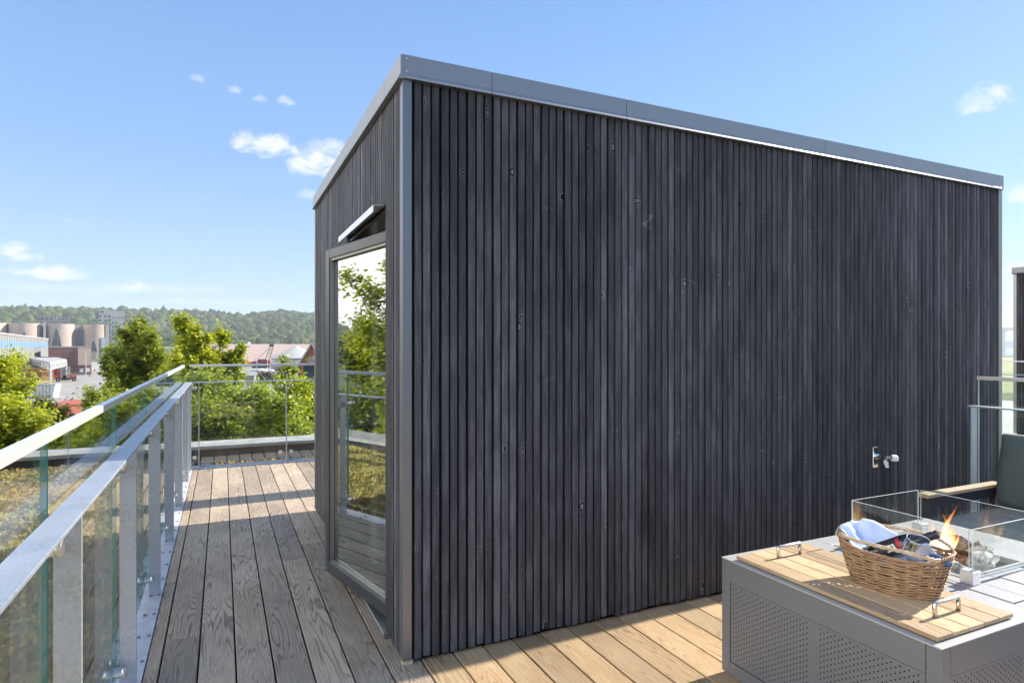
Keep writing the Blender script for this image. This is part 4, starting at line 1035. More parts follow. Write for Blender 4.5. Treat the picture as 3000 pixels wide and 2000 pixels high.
def tree_px(label, px, d, ytop, radpx, nleaf, leaf, mat, seed, **k):
    nleaf = int(nleaf * 1.9); radpx *= 1.25; leaf *= 1.12
    x, y = gp(px, d); return tree('leafy_tree', label, x, y, hz(ytop, d), radpx / FPX * d, nleaf, leaf, mat, seed, **k)
GT = 'trees beyond the terrace'
tree_px('dark mid green tree with spiky top in front of the far tower', 385, 30, 926, 165, 21000, .085, M_leaf_mid, 3, crown0=-5.2, upright=.8, dens=.2, cone=True, group=GT)
tree_px('bright yellow green tree rising just behind the railing corner', 562, 25, 916, 165, 21000, .075, M_leaf_bright, 5, crown0=-4.6, upright=.95, dens=.17, cone=True, group=GT)
tree_px('shorter bright tree leaning against the taller one at its right', 636, 25.5, 946, 125, 13000, .075, M_leaf_bright, 25, crown0=-4.2, upright=1.0, dens=.16, cone=True, group=GT)
tree_px('bushy yellow green tree at the left edge of the picture', -12, 21, 1035, 98, 16000, .062, M_leaf_bright, 6, crown0=-5, upright=.7, dens=.2, group=GT)
tree_px('low green tree below the white skip at the left', 125, 23, 1165, 72, 8000, .062, M_leaf_mid, 7, crown0=-5, dens=.2, group=GT)
tree_px('lower green tree below the dark spiky one', 318, 25, 1150, 85, 9000, .07, M_leaf_mid, 8, crown0=-5, dens=.2, group=GT)
tree_px('pale young shoot standing before the brick gable', 852, 19, 1035, 46, 4200, .05, M_leaf_soft, 9, crown0=-3.5, upright=1.6, dens=.10, group=GT)
tree_px('soft green shrub tree at the left behind the far glass', 610, 17, 1075, 95, 11000, .055, M_leaf_soft, 10, crown0=-4, dens=.17, group=GT)
tree_px('soft green shrub tree in the middle behind the far glass', 735, 16, 1120, 105, 12000, .052, M_leaf_soft, 11, crown0=-4, dens=.17, group=GT)
tree_px('yellow green shrub tree at the right behind the far glass', 870, 15.5, 1085, 95, 12000, .052, M_leaf_bright, 12, crown0=-4, dens=.17, group=GT)
tree_px('green shrub tree at the foot of the bright tree', 490, 18, 1110, 85, 10000, .055, M_leaf_mid, 13, crown0=-4, dens=.17, group=GT)
tree_px('shrub tree close to the parapet below the far glass', 800, 14, 1150, 95, 9000, .048, M_leaf_soft, 14, crown0=-4, dens=.17, group=GT)
tree_px('dark shrub tree close to the parapet by the corner post', 660, 14.5, 1150, 95, 9000, .048, M_leaf_mid, 15, crown0=-4, dens=.17, group=GT)
tree_px('green shrub tree seen through the left glass panes', 380, 17, 1150, 100, 10000, .055, M_leaf_soft, 16, crown0=-4, dens=.17, group=GT)
tree_px('green shrub tree below the left glass railing cap', 235, 17, 1225, 90, 10000, .055, M_leaf_mid, 17, crown0=-4, dens=.18, group=GT)
tree_px('yellow green shrub tree low at the left edge', 40, 17, 1165, 100, 11000, .055, M_leaf_bright, 18, crown0=-4, dens=.18, group=GT)
tree_px('green tree hiding behind the stair house wall', 1010, 19, 1080, 95, 7000, .06, M_leaf_mid, 19, crown0=-4, dens=.18, group=GT)
for i, (x, y, tp_, rd, mt, lb) in enumerate([(-7.2, 12.6, 6.6, 2.5, M_leaf_bright, 'tall bright tree reflected in the door glass'), (-8.4, 10.4, 7.6, 2.6, M_leaf_bright, 'tall green tree reflected beside the curtain in the door'),
        (-6.0, 9.6, 1.4, 1.6, M_leaf_bright, 'bushy lower tree beyond the left parapet'), (-8.0, 14.8, 2.0, 1.9, M_leaf_mid, 'broad lower tree behind the reflected ones'), (-6.3, 6.8, 1.3, 1.6, M_leaf_mid, 'bushy green tree beside the sedum roof'), (-10.0, 13.4, 6.0, 2.4, M_leaf_bright, 'bright tree furthest left of the terrace')]):
    tree('leafy_tree', lb, x, y, tp_, rd, 20000, .07, mt, 60 + i, crown0=-4, upright=.9, dens=.18, cat='tree', group='trees left of the sedum roof')

# ================================================================== HARBOUR BUILDINGS AND YARD (left, beyond the trees)
def bthing(name, label, cat, px, d, yaw=0, group=None, z=G):
    """a thing standing on the ground; local x runs to the right of the view, local y away from it"""
    global SIGHT, PX0
    PX0 = px
    x, y = gp(px, d); th = -math.atan((px - 1500) / FPX); SIGHT = math.cos(th)
    return thing(name, label, cat, (x, y, z), -YAW + th + R(yaw), group)
def lob(name, mb, mat, par, **k): return obj(name, mb, mat, par, local=True, **k)
def hh(py, d): return hz(py, d) - G          # height above street
SIGHT = 1.; PX0 = 1500
def wd(dpx, d):
    t0 = math.atan((PX0 - 1500) / FPX); return d / math.cos(t0) * math.tan(math.atan((PX0 + dpx - 1500) / FPX) - t0)
M_brickpink = pmat('pale_pink_brick', rough=.9, fn=vary((.42, .325, .275), (.53, .43, .37), .9, 4))
M_pane = pmat('window_pane_dark', (.035, .05, .07), .08, 0, .8)
M_panel_lt = pmat('pale_cladding', (.40, .39, .37), .6)
M_redcl = pmat('red_brown_sheet', rough=.7, fn=vary((.25, .13, .115), (.32, .175, .155), .6, 3))
M_grey_cl = pmat('grey_facade', rough=.85, fn=vary((.34, .33, .305), (.42, .41, .385), .4, 3))
M_grey_dk = pmat('dark_grey_facade', (.17, .165, .165), .85)
M_tan = pmat('tan_panel', (.48, .37, .29), .7)
# --- round brick office building with arched windows
D = 430
fb = bthing('round_brick_building', 'pale brick harbour building of joined round towers with tall arched windows', 'building', 150, D + 10)
def fx(px): return wd(px - 150, D)
ZB = hh(947, D)
def drum(pc, pr, top=ZB):
    q = (fx(pc + pr) - fx(pc - pr)) / 2; m = MB(); m.lathe([(q, 0), (q, top), (q - .6, top), (q - .6, top - .6), (0, top - .6)], 48, Matrix.Translation((fx(pc), 0, 0))); return lob('tower', m, M_brickpink, fb)
drums = [(-30, 50), (72, 52), (176, 44), (285, 38)]
for pc, pr in drums: drum(pc, pr)
for a, b in ((20, 20), (124, 128)): pass
for pc, pw, yy in ((18, 20, 3), (124, 20, 4), (240, 26, 3)):          # set-back links with slit windows between the towers
    m = MB().box(fx(pc - pw), fx(pc + pw), -2 + yy, 6, 0, ZB - .4); lob('link_wall', m, M_brickpink, fb)
m = MB().box(fx(126.5), fx(134.5), -7.5, -2.6, 0, ZB + .8); lob('stair_fin', m, M_panel_lt, fb)
m = MB().box(fx(311), fx(321), -6.5, 2, 0, ZB + .1); lob('stair_fin', m, M_panel_lt, fb)
def arch(pc, pr, p0, p1, ytop, ybot, mull=True):
    """a parabolic window that follows the round tower"""
    rr = (fx(pc + pr) - fx(pc - pr)) / 2 + .12; w0 = fx(p0); w1 = fx(p1); zt, zb = hh(ytop, D), hh(ybot, D); cx = fx(pc); n = 12; m = MB(); fr = MB()
    xs = [w0 + (w1 - w0) * i / n for i in range(n + 1)]; mid = (w0 + w1) / 2; hw = (w1 - w0) / 2
    def yo(x, k=0): return -math.sqrt(max(.1, (rr + k) ** 2 - (x - cx) ** 2))
    top = [zb + (zt - zb) * math.sqrt(max(0, 1 - ((x - mid) / hw) ** 2)) ** 1.0 * (1 - .0) for x in xs]
    top = [zb + (zt - zb) * (1 - abs((x - mid) / hw) ** 1.7) for x in xs]
    vs = [(x, yo(x), zb) for x in xs] + [(x, yo(x), t) for x, t in zip(xs, top)]; o = len(vs)
    vs += [(x, yo(x) + .5, zb) for x in xs] + [(x, yo(x) + .5, t) for x, t in zip(xs, top)]
    fs = [(i, i + 1, n + 2 + i, n + 1 + i) for i in range(n)] + [(n + 1 + i, n + 2 + i, o + n + 2 + i, o + n + 1 + i) for i in range(n)]
    m.add(vs, fs); w = lob('arched_window', m, M_pane, fb)
    for i in range(n): fr.bar((xs[i], yo(xs[i], .1), top[i]), (xs[i + 1], yo(xs[i + 1], .1), top[i + 1]), .22, .22)
    for k in (.35, .6):
        x = w0 + (w1 - w0) * k; fr.bar((x, yo(x, .1), zb), (x, yo(x, .1), zb + (zt - zb) * (1 - abs((x - mid) / hw) ** 1.7)), .12, .2, up=(0, 1, 0))
    z = zb + (zt - zb) * .5; xx = [x for x, t in zip(xs, top) if t > z]
    if len(xx) > 1: fr.bar((xx[0], yo(xx[0], .1), z), (xx[-1], yo(xx[-1], .1), z), .2, .12)
    lob('window_frame', fr, M_panel_lt, w)
arch(72, 52, 61, 80, 971, 1000); arch(176, 44, 151, 180, 961, 1014); arch(285, 38, 264, 286, 997, 1030)
m = MB().box(fx(231), fx(252), -1.4, .5, 0, hh(962, D)); lob('glass_bay', m, M_pane, fb)
m = MB().box(fx(298), fx(310), -8.0, -2, 0, hh(987, D)); lob('glass_bay', m, pmat('pale_glass_front', (.42, .48, .53), .15), fb)
m = MB().box(fx(34), fx(45), -4.4, 0, 0, hh(958, D)); lob('glass_bay', m, M_pane, fb)
# --- grey apartment tower and lower block
def windows(par, xs, zs, w, h, y, mat=M_pane, frame=True):
    for x in xs:
        for z in zs:
            f = lob('window', MB().box(x - w / 2, x + w / 2, y - .12, y + .05, z, z + h), M_wht if frame else mat, par)
            lob('pane', MB().box(x - w / 2 + .12, x + w / 2 - .12, y - .16, y - .125, z + .12, z + h - .12), mat, f)
D = 800; at = bthing('apartment_tower', 'tall grey apartment tower with rows of small windows', 'building', 325, D)
def ax(px): return wd(px - 325, D)
lob('wall', MB().box(ax(289.5), ax(325), -3, 12, 0, hh(919, D)), M_grey_cl, at); lob('wall', MB().box(ax(290), ax(325), -2, 12, hh(919, D) + .01, hh(906, D)), M_grey_cl, at)
lob('wall', MB().box(ax(325.1), ax(365), 0, 12, 0, hh(910, D)), M_grey_cl, at); lob('wall', MB().box(ax(325.2), ax(364.6), -5, -.01, 0, hh(931, D)), M_grey_cl, at)
fl = [hh(y, D) for y in (930, 943, 955, 967, 979, 991, 1003, 1015)]
windows(at, [ax(p) for p in (294, 309, 321)], [f for f in fl], 2.4, 3.4, -3.0)
windows(at, [ax(p) for p in (330.5, 341)], [f - 2.6 for f in fl[1:]], 2.2, 3.4, -5.0)
for z in fl[1:]: lob('balcony', MB().box(ax(348), ax(363), -6.2, -5.01, z - 2.6, z - 1.0), M_panel_lt, at)
for z in fl[:1]: windows(at, [ax(299)], [hh(917, D)], 4, 2.6, -2.0)
lob('parapet_rail', MB().box(ax(326), ax(364), -5.1, -4.9, hh(931, D) + .01, hh(928.5, D)), M_grey_dk, at)
D = 760; ab = bthing('apartment_block', 'low dark grey apartment block behind the round brick building', 'building', 160, D)
def bx(px): return wd(px - 160, D)
lob('wall', MB().box(bx(116), bx(158), 0, 12, 0, hh(925, D)), M_grey_dk, ab); lob('wall', MB().box(bx(158.1), bx(205), 1, 12, 0, hh(929, D)), M_grey_dk, ab); lob('wall', MB().box(bx(159), bx(199), -3, .99, 0, hh(939, D)), M_grey_dk, ab)
windows(ab, [bx(p) for p in (123, 138, 150)], [hh(939, D)], 3.2, 4.2, 0); windows(ab, [bx(123), bx(140)], [hh(948, D)], 3.2, 2.4, 0); windows(ab, [bx(p) for p in (184, 192)], [hh(938, D)], 2.6, 3.0, 1); windows(ab, [bx(189)], [hh(947, D)], 5, 2.6, -3)
for p in (159, 166, 204): lob('chimney', MB().box(bx(p - 1), bx(p + 1), .5, 2, 0, hh(926 if p < 200 else 928, D)), M_tan, ab)
# --- hall with a blue band
A_, B_ = Vector((*gp(-140, 92), 0)), Vector((*gp(141, 232), 0)); LH = (B_ - A_).length; HW = 4.15 - G
bh = thing('blue_band_hall', 'long pale sheet-metal hall with a light blue band at the left edge', 'hall', (A_.x, A_.y, G), math.atan2(B_.y - A_.y, B_.x - A_.x))
lob('wall', MB().box(0, LH, 0, 14, 0, HW), pmat('hall_sheet', rough=.6, fn=vary((.25, .25, .24), (.29, .29, .28), .5)), bh)
lob('blue_band', MB().box(0, LH - 2.5, -.05, .0, 8.8, 10.3), pmat('light_blue_sheet', (.17, .30, .52), .5), bh)
lob('roof_edge', MB().box(-.2, LH + .2, -.2, 14.2, HW + .01, HW + .35), M_grey_cl, bh)
for k in range(int(LH / 4.2)): lob('joint_strip', MB().box(3 + k * 4.2 - .09, 3 + k * 4.2 + .09, -.085, -.052, .3, HW - .05), M_grey_dk, bh)
# --- red brown sheet hall with tan panel
D = 195; rh = bthing('red_brown_hall', 'red brown ribbed metal hall with a tan panel and two white windows', 'hall', 200, D)
def rx(px): return wd(px - 200, D)
RT_ = hh(1017, D)
lob('wall', MB().box(rx(142), rx(268), 0, 20, 0, RT_), M_redcl, rh)
lob('roof_edge', MB().box(rx(141.5), rx(268.5), -.15, 20.2, RT_ + .01, RT_ + .3), M_panel_lt, rh)
for k in range(64):
    x = rx(143) + k * .185 * 1.6
    if x > rx(226): break
    lob('rib', MB().box(x - .05, x + .05, -.09, -.001, .9, RT_ - .05), M_redcl, rh)
lob('tan_panel', MB().box(rx(228), rx(267.5), -.6, -.02, hh(1070, D), RT_ - .2), M_tan, rh)
lob('plinth', MB().box(rx(141.8), rx(268.2), -.2, -.01, .0, .75), M_grey_dk, rh)
for p in (238.5, 257): lob('window', MB().box(rx(p - 5.5), rx(p + 5.5), -.14, -.01, hh(1090, D), hh(1079, D)), M_wht, rh)
# --- open timber shed with lattice trusses, timber stacks
C4 = [gp(147, 130), gp(195, 164), gp(130, 249), gp(72, 205)]
ts = thing('timber_shed', 'open timber shed with flat grey roof on white lattice trusses', 'shed', (*C4[0], G))
RZs = G + 5.4; m = MB(); m.add([(x, y, RZs) for x, y in C4] + [(x, y, RZs + .28) for x, y in C4], [(3, 2, 1, 0), (4, 5, 6, 7), (0, 1, 5, 4), (1, 2, 6, 5), (2, 3, 7, 6), (3, 0, 4, 7)]); obj('roof', m, M_panel_lt, ts)
def edge_beams(a, b, n):
    a, b = Vector((*a, 0)), Vector((*b, 0)); c = (sum((Vector((*p, 0)) for p in C4), Vector()) / 4); tr = MB(); k_ = .015
    a, b = a.lerp(c, k_), b.lerp(c, k_); zt, zb2 = RZs - .12, RZs - 1.25
    P = lambda t, z: a.lerp(b, t) + Vector((0, 0, z))
    tr.bar(P(0, zt), P(1, zt), .2, .2); tr.bar(P(0, zb2), P(1, zb2), .2, .2)
    for i in range(n): tr.bar(P(i / n, zb2), P((i + .5) / n, zt), .13, .13); tr.bar(P((i + .5) / n, zt), P((i + 1) / n, zb2), .13, .13)
    obj('truss', tr, M_wht, ts, kind='stuff')
edge_beams(C4[0], C4[3], 14); edge_beams(C4[0], C4[1], 8)
cc = [sum(p[i] for p in C4) / 4 for i in (0, 1)]
for x, y in C4:
    x, y = x + (cc[0] - x) * .02, y + (cc[1] - y) * .02; obj('post', MB().box(x - .18, x + .18, y - .18, y + .18, G, RZs - .3), M_wht, ts)
M_timber = pmat('fresh_timber', rough=.8, fn=vary((.50, .26, .09), (.66, .40, .17), 2.2, 4, stretch=(.4, .4, 3)))
M_timber2 = pmat('pale_timber', (.66, .52, .33), .8)
def stack(label, px, d, w, h, dep, lay=6, mat=M_timber):
    t_ = bthing('timber_stack', label, 'timber stack', px, d, group='timber stacks under the shed'); n = 3
    for k in range(lay):
        z0 = h * k / lay + .04; z1 = h * (k + 1) / lay - .05
        for q in range(n):
            x0 = -w / 2 + w * q / n; lob('plank_bundle', MB().box(x0 + .02, x0 + w / n - .02, random.uniform(-.08, .05), dep, z0, z1), mat, t_)
    lob('bearer', MB().box(-w / 2, w / 2, .3, .5, 0, .04).box(-w / 2, w / 2, dep - .5, dep - .3, 0, .04), M_timber2, t_)
stack('tall orange timber stack left of the gap under the shed', 112, 146, 2.2, 4.1, 3); stack('tall orange timber stack beside the red tractor', 139, 145, 2.3, 4.05, 3, 7)
stack('low pale timber stack in front of the tall ones', 118, 134, 3.2, 1.6, 2, 3, M_timber2); stack('short timber stack at the right of the low pale one', 146, 138, 1.2, 2.1, 2, 4); stack('timber stack half hidden by the left tree', 88, 147, 2.0, 3.9, 3, 5)
# --- grey site container behind the tractor
D = 172; gc = bthing('site_container', 'grey storage container standing behind the red tractor', 'container', 180, D, yaw=10)
lob('box', MB().box(-3.6, 1.9, 0, 4.2, .1, 3.1, bev=.04), M_grey_dk, gc); lob('end_wall', MB().box(1.95, 2.05, .1, 4.1, .1, 3.15), M_panel_lt, gc); lob('roof_rim', MB().box(-3.65, 2.1, -.05, 4.25, 3.16, 3.26), M_panel_lt, gc)
for k in range(14): lob('rib', MB().box(-3.4 + k * .38, -3.25 + k * .38, -.05, -.002, .3, 2.9), M_grey_dk, gc)
# --- red terminal tractor
M_red = pmat('red_paint', (.46, .04, .03), .35); M_red2 = pmat('faded_red_paint', (.42, .12, .085), .5); M_tyre = pmat('tyre_rubber', (.02, .02, .02), .85)
D = 160; tt = bthing('terminal_tractor', 'red yard tractor with dark open driver cage parked before the container', 'tractor', 189, D)
lob('chassis', MB().box(-1.9, 2.2, .2, 1.6, .55, .85).box(-.7, 1.2, .1, .3, .35, .75), M_black, tt)
cb = MB().prism([(-2.55, 1.1), (-.85, 1.1), (-.85, 2.95), (-2.2, 2.95), (-2.55, 2.0)], .1, 1.7, 'xz'); cab = lob('cab', cb, M_red, tt); lob('cab_window', MB().box(-2.2, -1.72, .04, .095, 2.0, 2.6).box(-1.5, -.98, .04, .095, 1.95, 2.65), M_pane, cab)
lob('cab_roof', MB().box(-2.55, -.85, .05, 1.75, 2.96, 3.1), M_red, cab); lob('beacon', MB().box(-2.1, -1.6, .5, 1, 3.11, 3.4), M_black, cab)
cg = MB()
for x in (-.65, .70):
    for y in (.15, 1.55): cg.bar((x, y, .8), (x, y, 2.75), .12, .12, up=(0, 1, 0))
cg.box(-.72, .78, .1, 1.6, 2.7, 2.82).box(-.4, .5, .5, 1.3, .86, 1.6); lob('driver_cage', cg, M_black, tt)
lob('bonnet', MB().prism([(.85, .9), (2.6, .9), (2.55, 1.45), (1.6, 1.75), (.85, 1.8)], .25, 1.45, 'xz'), M_red2, tt)
lob('exhaust', MB().tube([(.85, .2, .9), (.85, .2, 3.0)], .07, 8).tube([(-.72, .1, .9), (-.72, .1, 3.2)], .07, 8), M_steel, tt, kind='stuff')
for x in (2.0, -1.35):
    for y in (-.05, 1.6):
        Mw = Matrix.Translation((x, y, .52)) @ Matrix.Rotation(R(90), 4, 'X'); w = lob('wheel', MB().lathe([(.3, -.16), (.5, -.16), (.52, -.1), (.52, .1), (.5, .16), (.3, .16)], 20, Mw), M_tyre, tt)
        lob('rim', MB().lathe([(.3, -.1), (.3, .1), (.12, .17), (0, .17)], 14, Mw), M_wht, w)
# --- white corrugated skip and red skip lorry body lower left
D = 108; ws = bthing('white_skip', 'white ribbed metal skip behind the left tree', 'skip', 112, D, yaw=-24)
lob('body', MB().prism([(-3.2, .1), (2.2, .1), (2.6, 2.3), (-3.2, 2.3)], 0, 2.2, 'xz'), M_wht, ws); lob('skip_rim', MB().box(-3.3, 2.7, -.08, 2.28, 2.31, 2.45), M_panel_lt, ws)
for k in range(10): lob('rib', MB().box(-3 + k * .52, -2.9 + k * .52, -.08, -.001, .2, 2.25), M_panel_lt, ws)
D = 74; rs = bthing('red_trailer', 'red trailer with white dots half hidden by the leaves', 'trailer', 165, D, yaw=22)
lob('body', MB().prism([(-3.0, .5), (2.6, .5), (2.8, 1.9), (-3.1, 1.3)], 0, 2.0, 'xz'), M_red2, rs); lob('cover', MB().prism([(-2.9, 1.35), (2.8, 1.95), (2.4, 2.5), (-2.5, 1.7)], -.1, 2.1, 'xz'), M_red2, rs)
for x in (-1.8, 1.6): lob('wheel', MB().lathe([(.0, -.12), (.45, -.12), (.45, .12), (0, .12)], 16, Matrix.Translation((x, -.1, .45)) @ Matrix.Rotation(R(90), 4, 'X')), M_tyre, rs)
# --- lamp posts in the yard
def lamp(label, px, d, h):
    l = bthing('street_lamp', label, 'lamp post', px, d, group='lamp posts in the harbour yard')
    lob('pole', MB().tube([(0, 0, 0), (0, 0, h)], [.09, .05], 8), M_alu, l); lob('lamp_head', MB().box(-.5, .5, -.12, .12, h + .005, h + .16, bev=.04), M_panel_lt, l)
lamp('slim lamp post in front of the tan panel', 251.5, 178, 7.6); lamp('slim lamp post left of the red crane', 712, 235, 5.4); lamp('taller lamp post just left of the crane cab', 753, 228, 5.9); lamp('lamp post in front of the right side of the crane', 784, 222, 5.4); lamp('lamp post left of the brick gable beyond the bright tree', 634, 250, 8.6)
# --- traffic cone, parked cars
tc_ = bthing('traffic_cone', 'small red traffic cone on the yard by the red brown hall', 'cone', 263.5, 190); lob('cone', MB().lathe([(.28, .05), (.05, .8), (0, .82)], 12), M_red2, tc_); lob('cone_base', MB().box(-.35, .35, -.35, .35, 0, .05), M_red2, tc_)
def car(label, px, d, mat, yaw):
    c = bthing('parked_car', label, 'car', px, d, yaw, 'cars parked in the yard')
    lob('body', MB().prism([(-2.1, .35), (2.1, .35), (2.15, .75), (1.2, .92), (-2.0, .95), (-2.15, .7)], -.85, .85, 'xz'), mat, c)
    cabn = lob('cabin', MB().prism([(-1.7, .955), (1.1, .925), (.45, 1.45), (-1.2, 1.48)], -.75, .75, 'xz'), mat, c); lob('car_window', MB().prism([(-1.45, 1.0), (.85, .98), (.4, 1.38), (-1.1, 1.40)], -.78, .78, 'xz'), M_pane, cabn)
    for x in (-1.3, 1.35):
        for y in (-.82, .82): lob('wheel', MB().lathe([(0, -.11), (.32, -.11), (.33, 0), (.32, .11), (0, .11)], 16, Matrix.Translation((x, y, .33)) @ Matrix.Rotation(R(90), 4, 'X')), M_tyre, c)
M_white_car = pmat('white_car_paint', (.75, .75, .76), .25)
car('white car parked behind the two tall trees', 440, 185, M_white_car, 4); car('silver car parked behind the spiky tree', 415, 200, pmat('silver_car_paint', (.5, .51, .52), .25, .6), -6)
# --- orange brick building between the trees
D = 190; ob = bthing('orange_brick_building', 'low orange brick building with dark glazing between the two tall trees', 'building', 490, D)
M_brick = pmat('orange_red_brick', rough=.9, fn=vary((.27, .10, .06), (.36, .15, .09), 3, 5))
lob('wall', MB().box(wd(6, D), wd(60, D), 0, 9, 0, hh(1047, D)), M_brick, ob); lob('glazed_bay', MB().box(wd(-22, D), wd(5.9, D), .3, 9, 0, hh(1046, D)), M_pane, ob); lob('roof', MB().box(wd(-40, D), wd(62, D), -.3, 9.3, hh(1046, D) + .1, hh(1041.5, D)), pmat('rusty_roof', (.42, .20, .12), .8), ob)
wv = bthing('white_sheds', 'row of low white marina sheds at the foot of the hill', 'shed', 490, 560); lob('body', MB().box(-14, 16, 0, 8, 0, hh(1022, 560)), M_panel_lt, wv); lob('roof', MB().prism([(-15, hh(1022, 560) + .02), (17, hh(1022, 560) + .02), (16, hh(1022, 560) + 2), (-14, hh(1022, 560) + 2)], -.5, 8.5, 'xz'), M_wht, wv)
# --- long brown hall, red tank, crane, cone roofed silo
D = 330; lh = bthing('long_brown_hall', 'long low hall with a wide dusty brown roof behind the crane', 'hall', 740, D)
def lx(px): return wd(px - 740, D)
ZR = hh(1018.5, D)
lob('wall', MB().box(lx(560), lx(940), 0, 55, 0, hh(1060, D)), M_brickpink, lh)
lob('roof', MB().prism([(-.6, hh(1060, D) + .02), (55, ZR + 2.2), (55, ZR + 1.8), (-.6, hh(1060, D) - .3 + .35)], lx(558), lx(942), 'yz'), pmat('dusty_brown_roof', rough=.85, fn=vary((.34, .245, .205), (.41, .305, .255), .35, 4)), lh)
D = 275; rt = bthing('red_tank', 'long bright red horizontal tank at the foot of the crane', 'tank', 740, D)
lob('shell', MB().lathe([(0, wd(-62, D)), (.85, wd(-61, D)), (1.05, wd(-58, D)), (1.05, wd(58, D)), (.85, wd(61, D)), (0, wd(62, D))], 20, Matrix.Translation((0, 0, 1.35)) @ Matrix.Rotation(R(90), 4, 'Y')), pmat('tank_red', (.66, .10, .05), .4), rt, smooth=True)
for x in (-7, -3, 3, 7): lob('cradle', MB().box(x - .2, x + .2, -.9, .9, 0, .6), M_grey_dk, rt)
D = 262; cr = bthing('harbour_crane', 'dark red harbour crane with a black lattice boom', 'crane', 764, D)
lob('undercarriage', MB().box(-3.4, 3.4, -2.2, 2.2, .0, 1.0, bev=.1), M_black, cr); M_dred = pmat('dark_red_paint', (.30, .03, .035), .5)
hsb = lob('machine_house', MB().prism([(-3.6, 1.1), (3.6, 1.1), (3.6, 3.1), (1.2, 3.7), (-1.4, 3.7), (-1.6, 2.9), (-3.6, 2.7)], -1.6, 1.6, 'xz'), M_dred, cr); lob('engine_vent', MB().box(.4, 2.6, -1.7, -1.62, 1.3, 2.4), M_black, hsb); lob('cab_window', MB().box(-3.3, -2.1, -1.7, -1.62, 1.7, 2.5).box(-1.2, -.2, -1.7, -1.62, 1.9, 3.0), M_pane, hsb)
bo = MB(); A0 = [(1.6, -.7, 3.2), (3.4, -.7, 3.0), (3.4, .7, 3.0), (1.6, .7, 3.2)]; A1 = [(3.6, -.45, 9.0), (4.9, -.45, 9.1), (4.9, .45, 9.1), (3.6, .45, 9.0)]
for p, q in zip(A0, A1): bo.bar(p, q, .17, .17)
for k in range(6):
    for i in range(4):
        j = (i + 1) % 4; p = Vector(A0[i]).lerp(Vector(A1[i]), k / 6); q = Vector(A0[j]).lerp(Vector(A1[j]), (k + 1) / 6); bo.bar(p, q, .10, .10)
bo.bar((-1.0, 0, 3.7), (3.7, 0, 9.0), .08, .08); bo.bar((-2.6, 0, 3.0), (.4, 0, 5.8), .12, .12); bo.bar((.4, 0, 5.8), (3.8, 0, 8.9), .08, .08); lob('boom', bo, M_black, cr, kind='stuff'); lob('boom_head', MB().box(3.3, 5.2, -.6, .6, 9.05, 10.0, bev=.2), M_black, cr)
D = 235; si = bthing('round_silo', 'wide round grey tank with a low white cone roof', 'tank', 868, D)
r_ = wd(72, D); zs_ = hh(1049, D); lob('shell', MB().lathe([(r_, 0), (r_, zs_)], 48), pmat('silo_grey', (.27, .275, .30), .6), si, smooth=True); lob('cone_roof', MB().lathe([(r_ + .25, zs_ + .01), (r_ + .25, zs_ + .2), (.6, hh(1013, D)), (0, hh(1012.5, D))], 48), pmat('silo_roof_white', (.42, .41, .385), .6), si)
# --- brick gable house with its sign
D = 112; gh = bthing('brick_gable_house', 'red brick gable house with a grey verge and a white lettered sign', 'house', 912, D, yaw=0)
z_a, z_e, hw = hh(1009, D), hh(1072, D), wd(39, D)
lob('wall', MB().prism([(-hw, 0), (hw, 0), (hw, z_e), (0, z_a), (-hw, z_e)], 0, 12, 'xz'), M_brick, gh)
for s_ in (-1, 1):
    lob('verge', MB().prism([(0, z_a + .02), (s_ * (hw + .25), z_e - .35), (s_ * (hw + .25), z_e + .05), (0, z_a + .45)], -.75, -.45, 'xz'), M_grey_cl, gh)
    lob('roof', MB().prism([(0, z_a + .12), (s_ * (hw + .25), z_e - .25), (s_ * (hw + .25), z_e + .0), (0, z_a + .40)], -.44, 12.3, 'xz'), pmat('soffit_brown', (.05, .03, .025), .8) if s_ < 0 else M_panel_lt, gh)
lob('awning', MB().prism([(-wd(24, D), hh(1067, D)), (hw, hh(1068.5, D)), (hw, hh(1065.5, D)), (-wd(24, D), hh(1064.5, D))], -.9, -.02, 'xz'), M_panel_lt, gh)
lob('door', MB().box(-wd(22, D), hw - .2, -.06, -.01, 0, hh(1071, D)), M_pane, gh)
def sign(txt, x, z, size, par):
    cu = bpy.data.curves.new('sign_letters', 'FONT'); cu.body = txt; cu.size = size; cu.extrude = .02; cu.space_character = .92
    tmp = bpy.data.objects.new('sign_letters', cu); COL.objects.link(tmp); dg = bpy.context.evaluated_depsgraph_get(); me = bpy.data.meshes.new_from_object(tmp.evaluated_get(dg)); bpy.data.objects.remove(tmp)
    me.materials.clear(); me.materials.append(M_wht); me.transform(Matrix.Translation((x, -.08, z)) @ Matrix.Rotation(R(90), 4, 'X') @ Matrix.Scale(.62, 4, (1, 0, 0)))
    return link(bpy.data.objects.new('sign_letters', me), par)
sign('A-SKRO', -wd(8.5, D), hh(1054, D), 1.02, gh); sign('PRODUKTER', -wd(11, D), hh(1062.5, D), .62, gh)
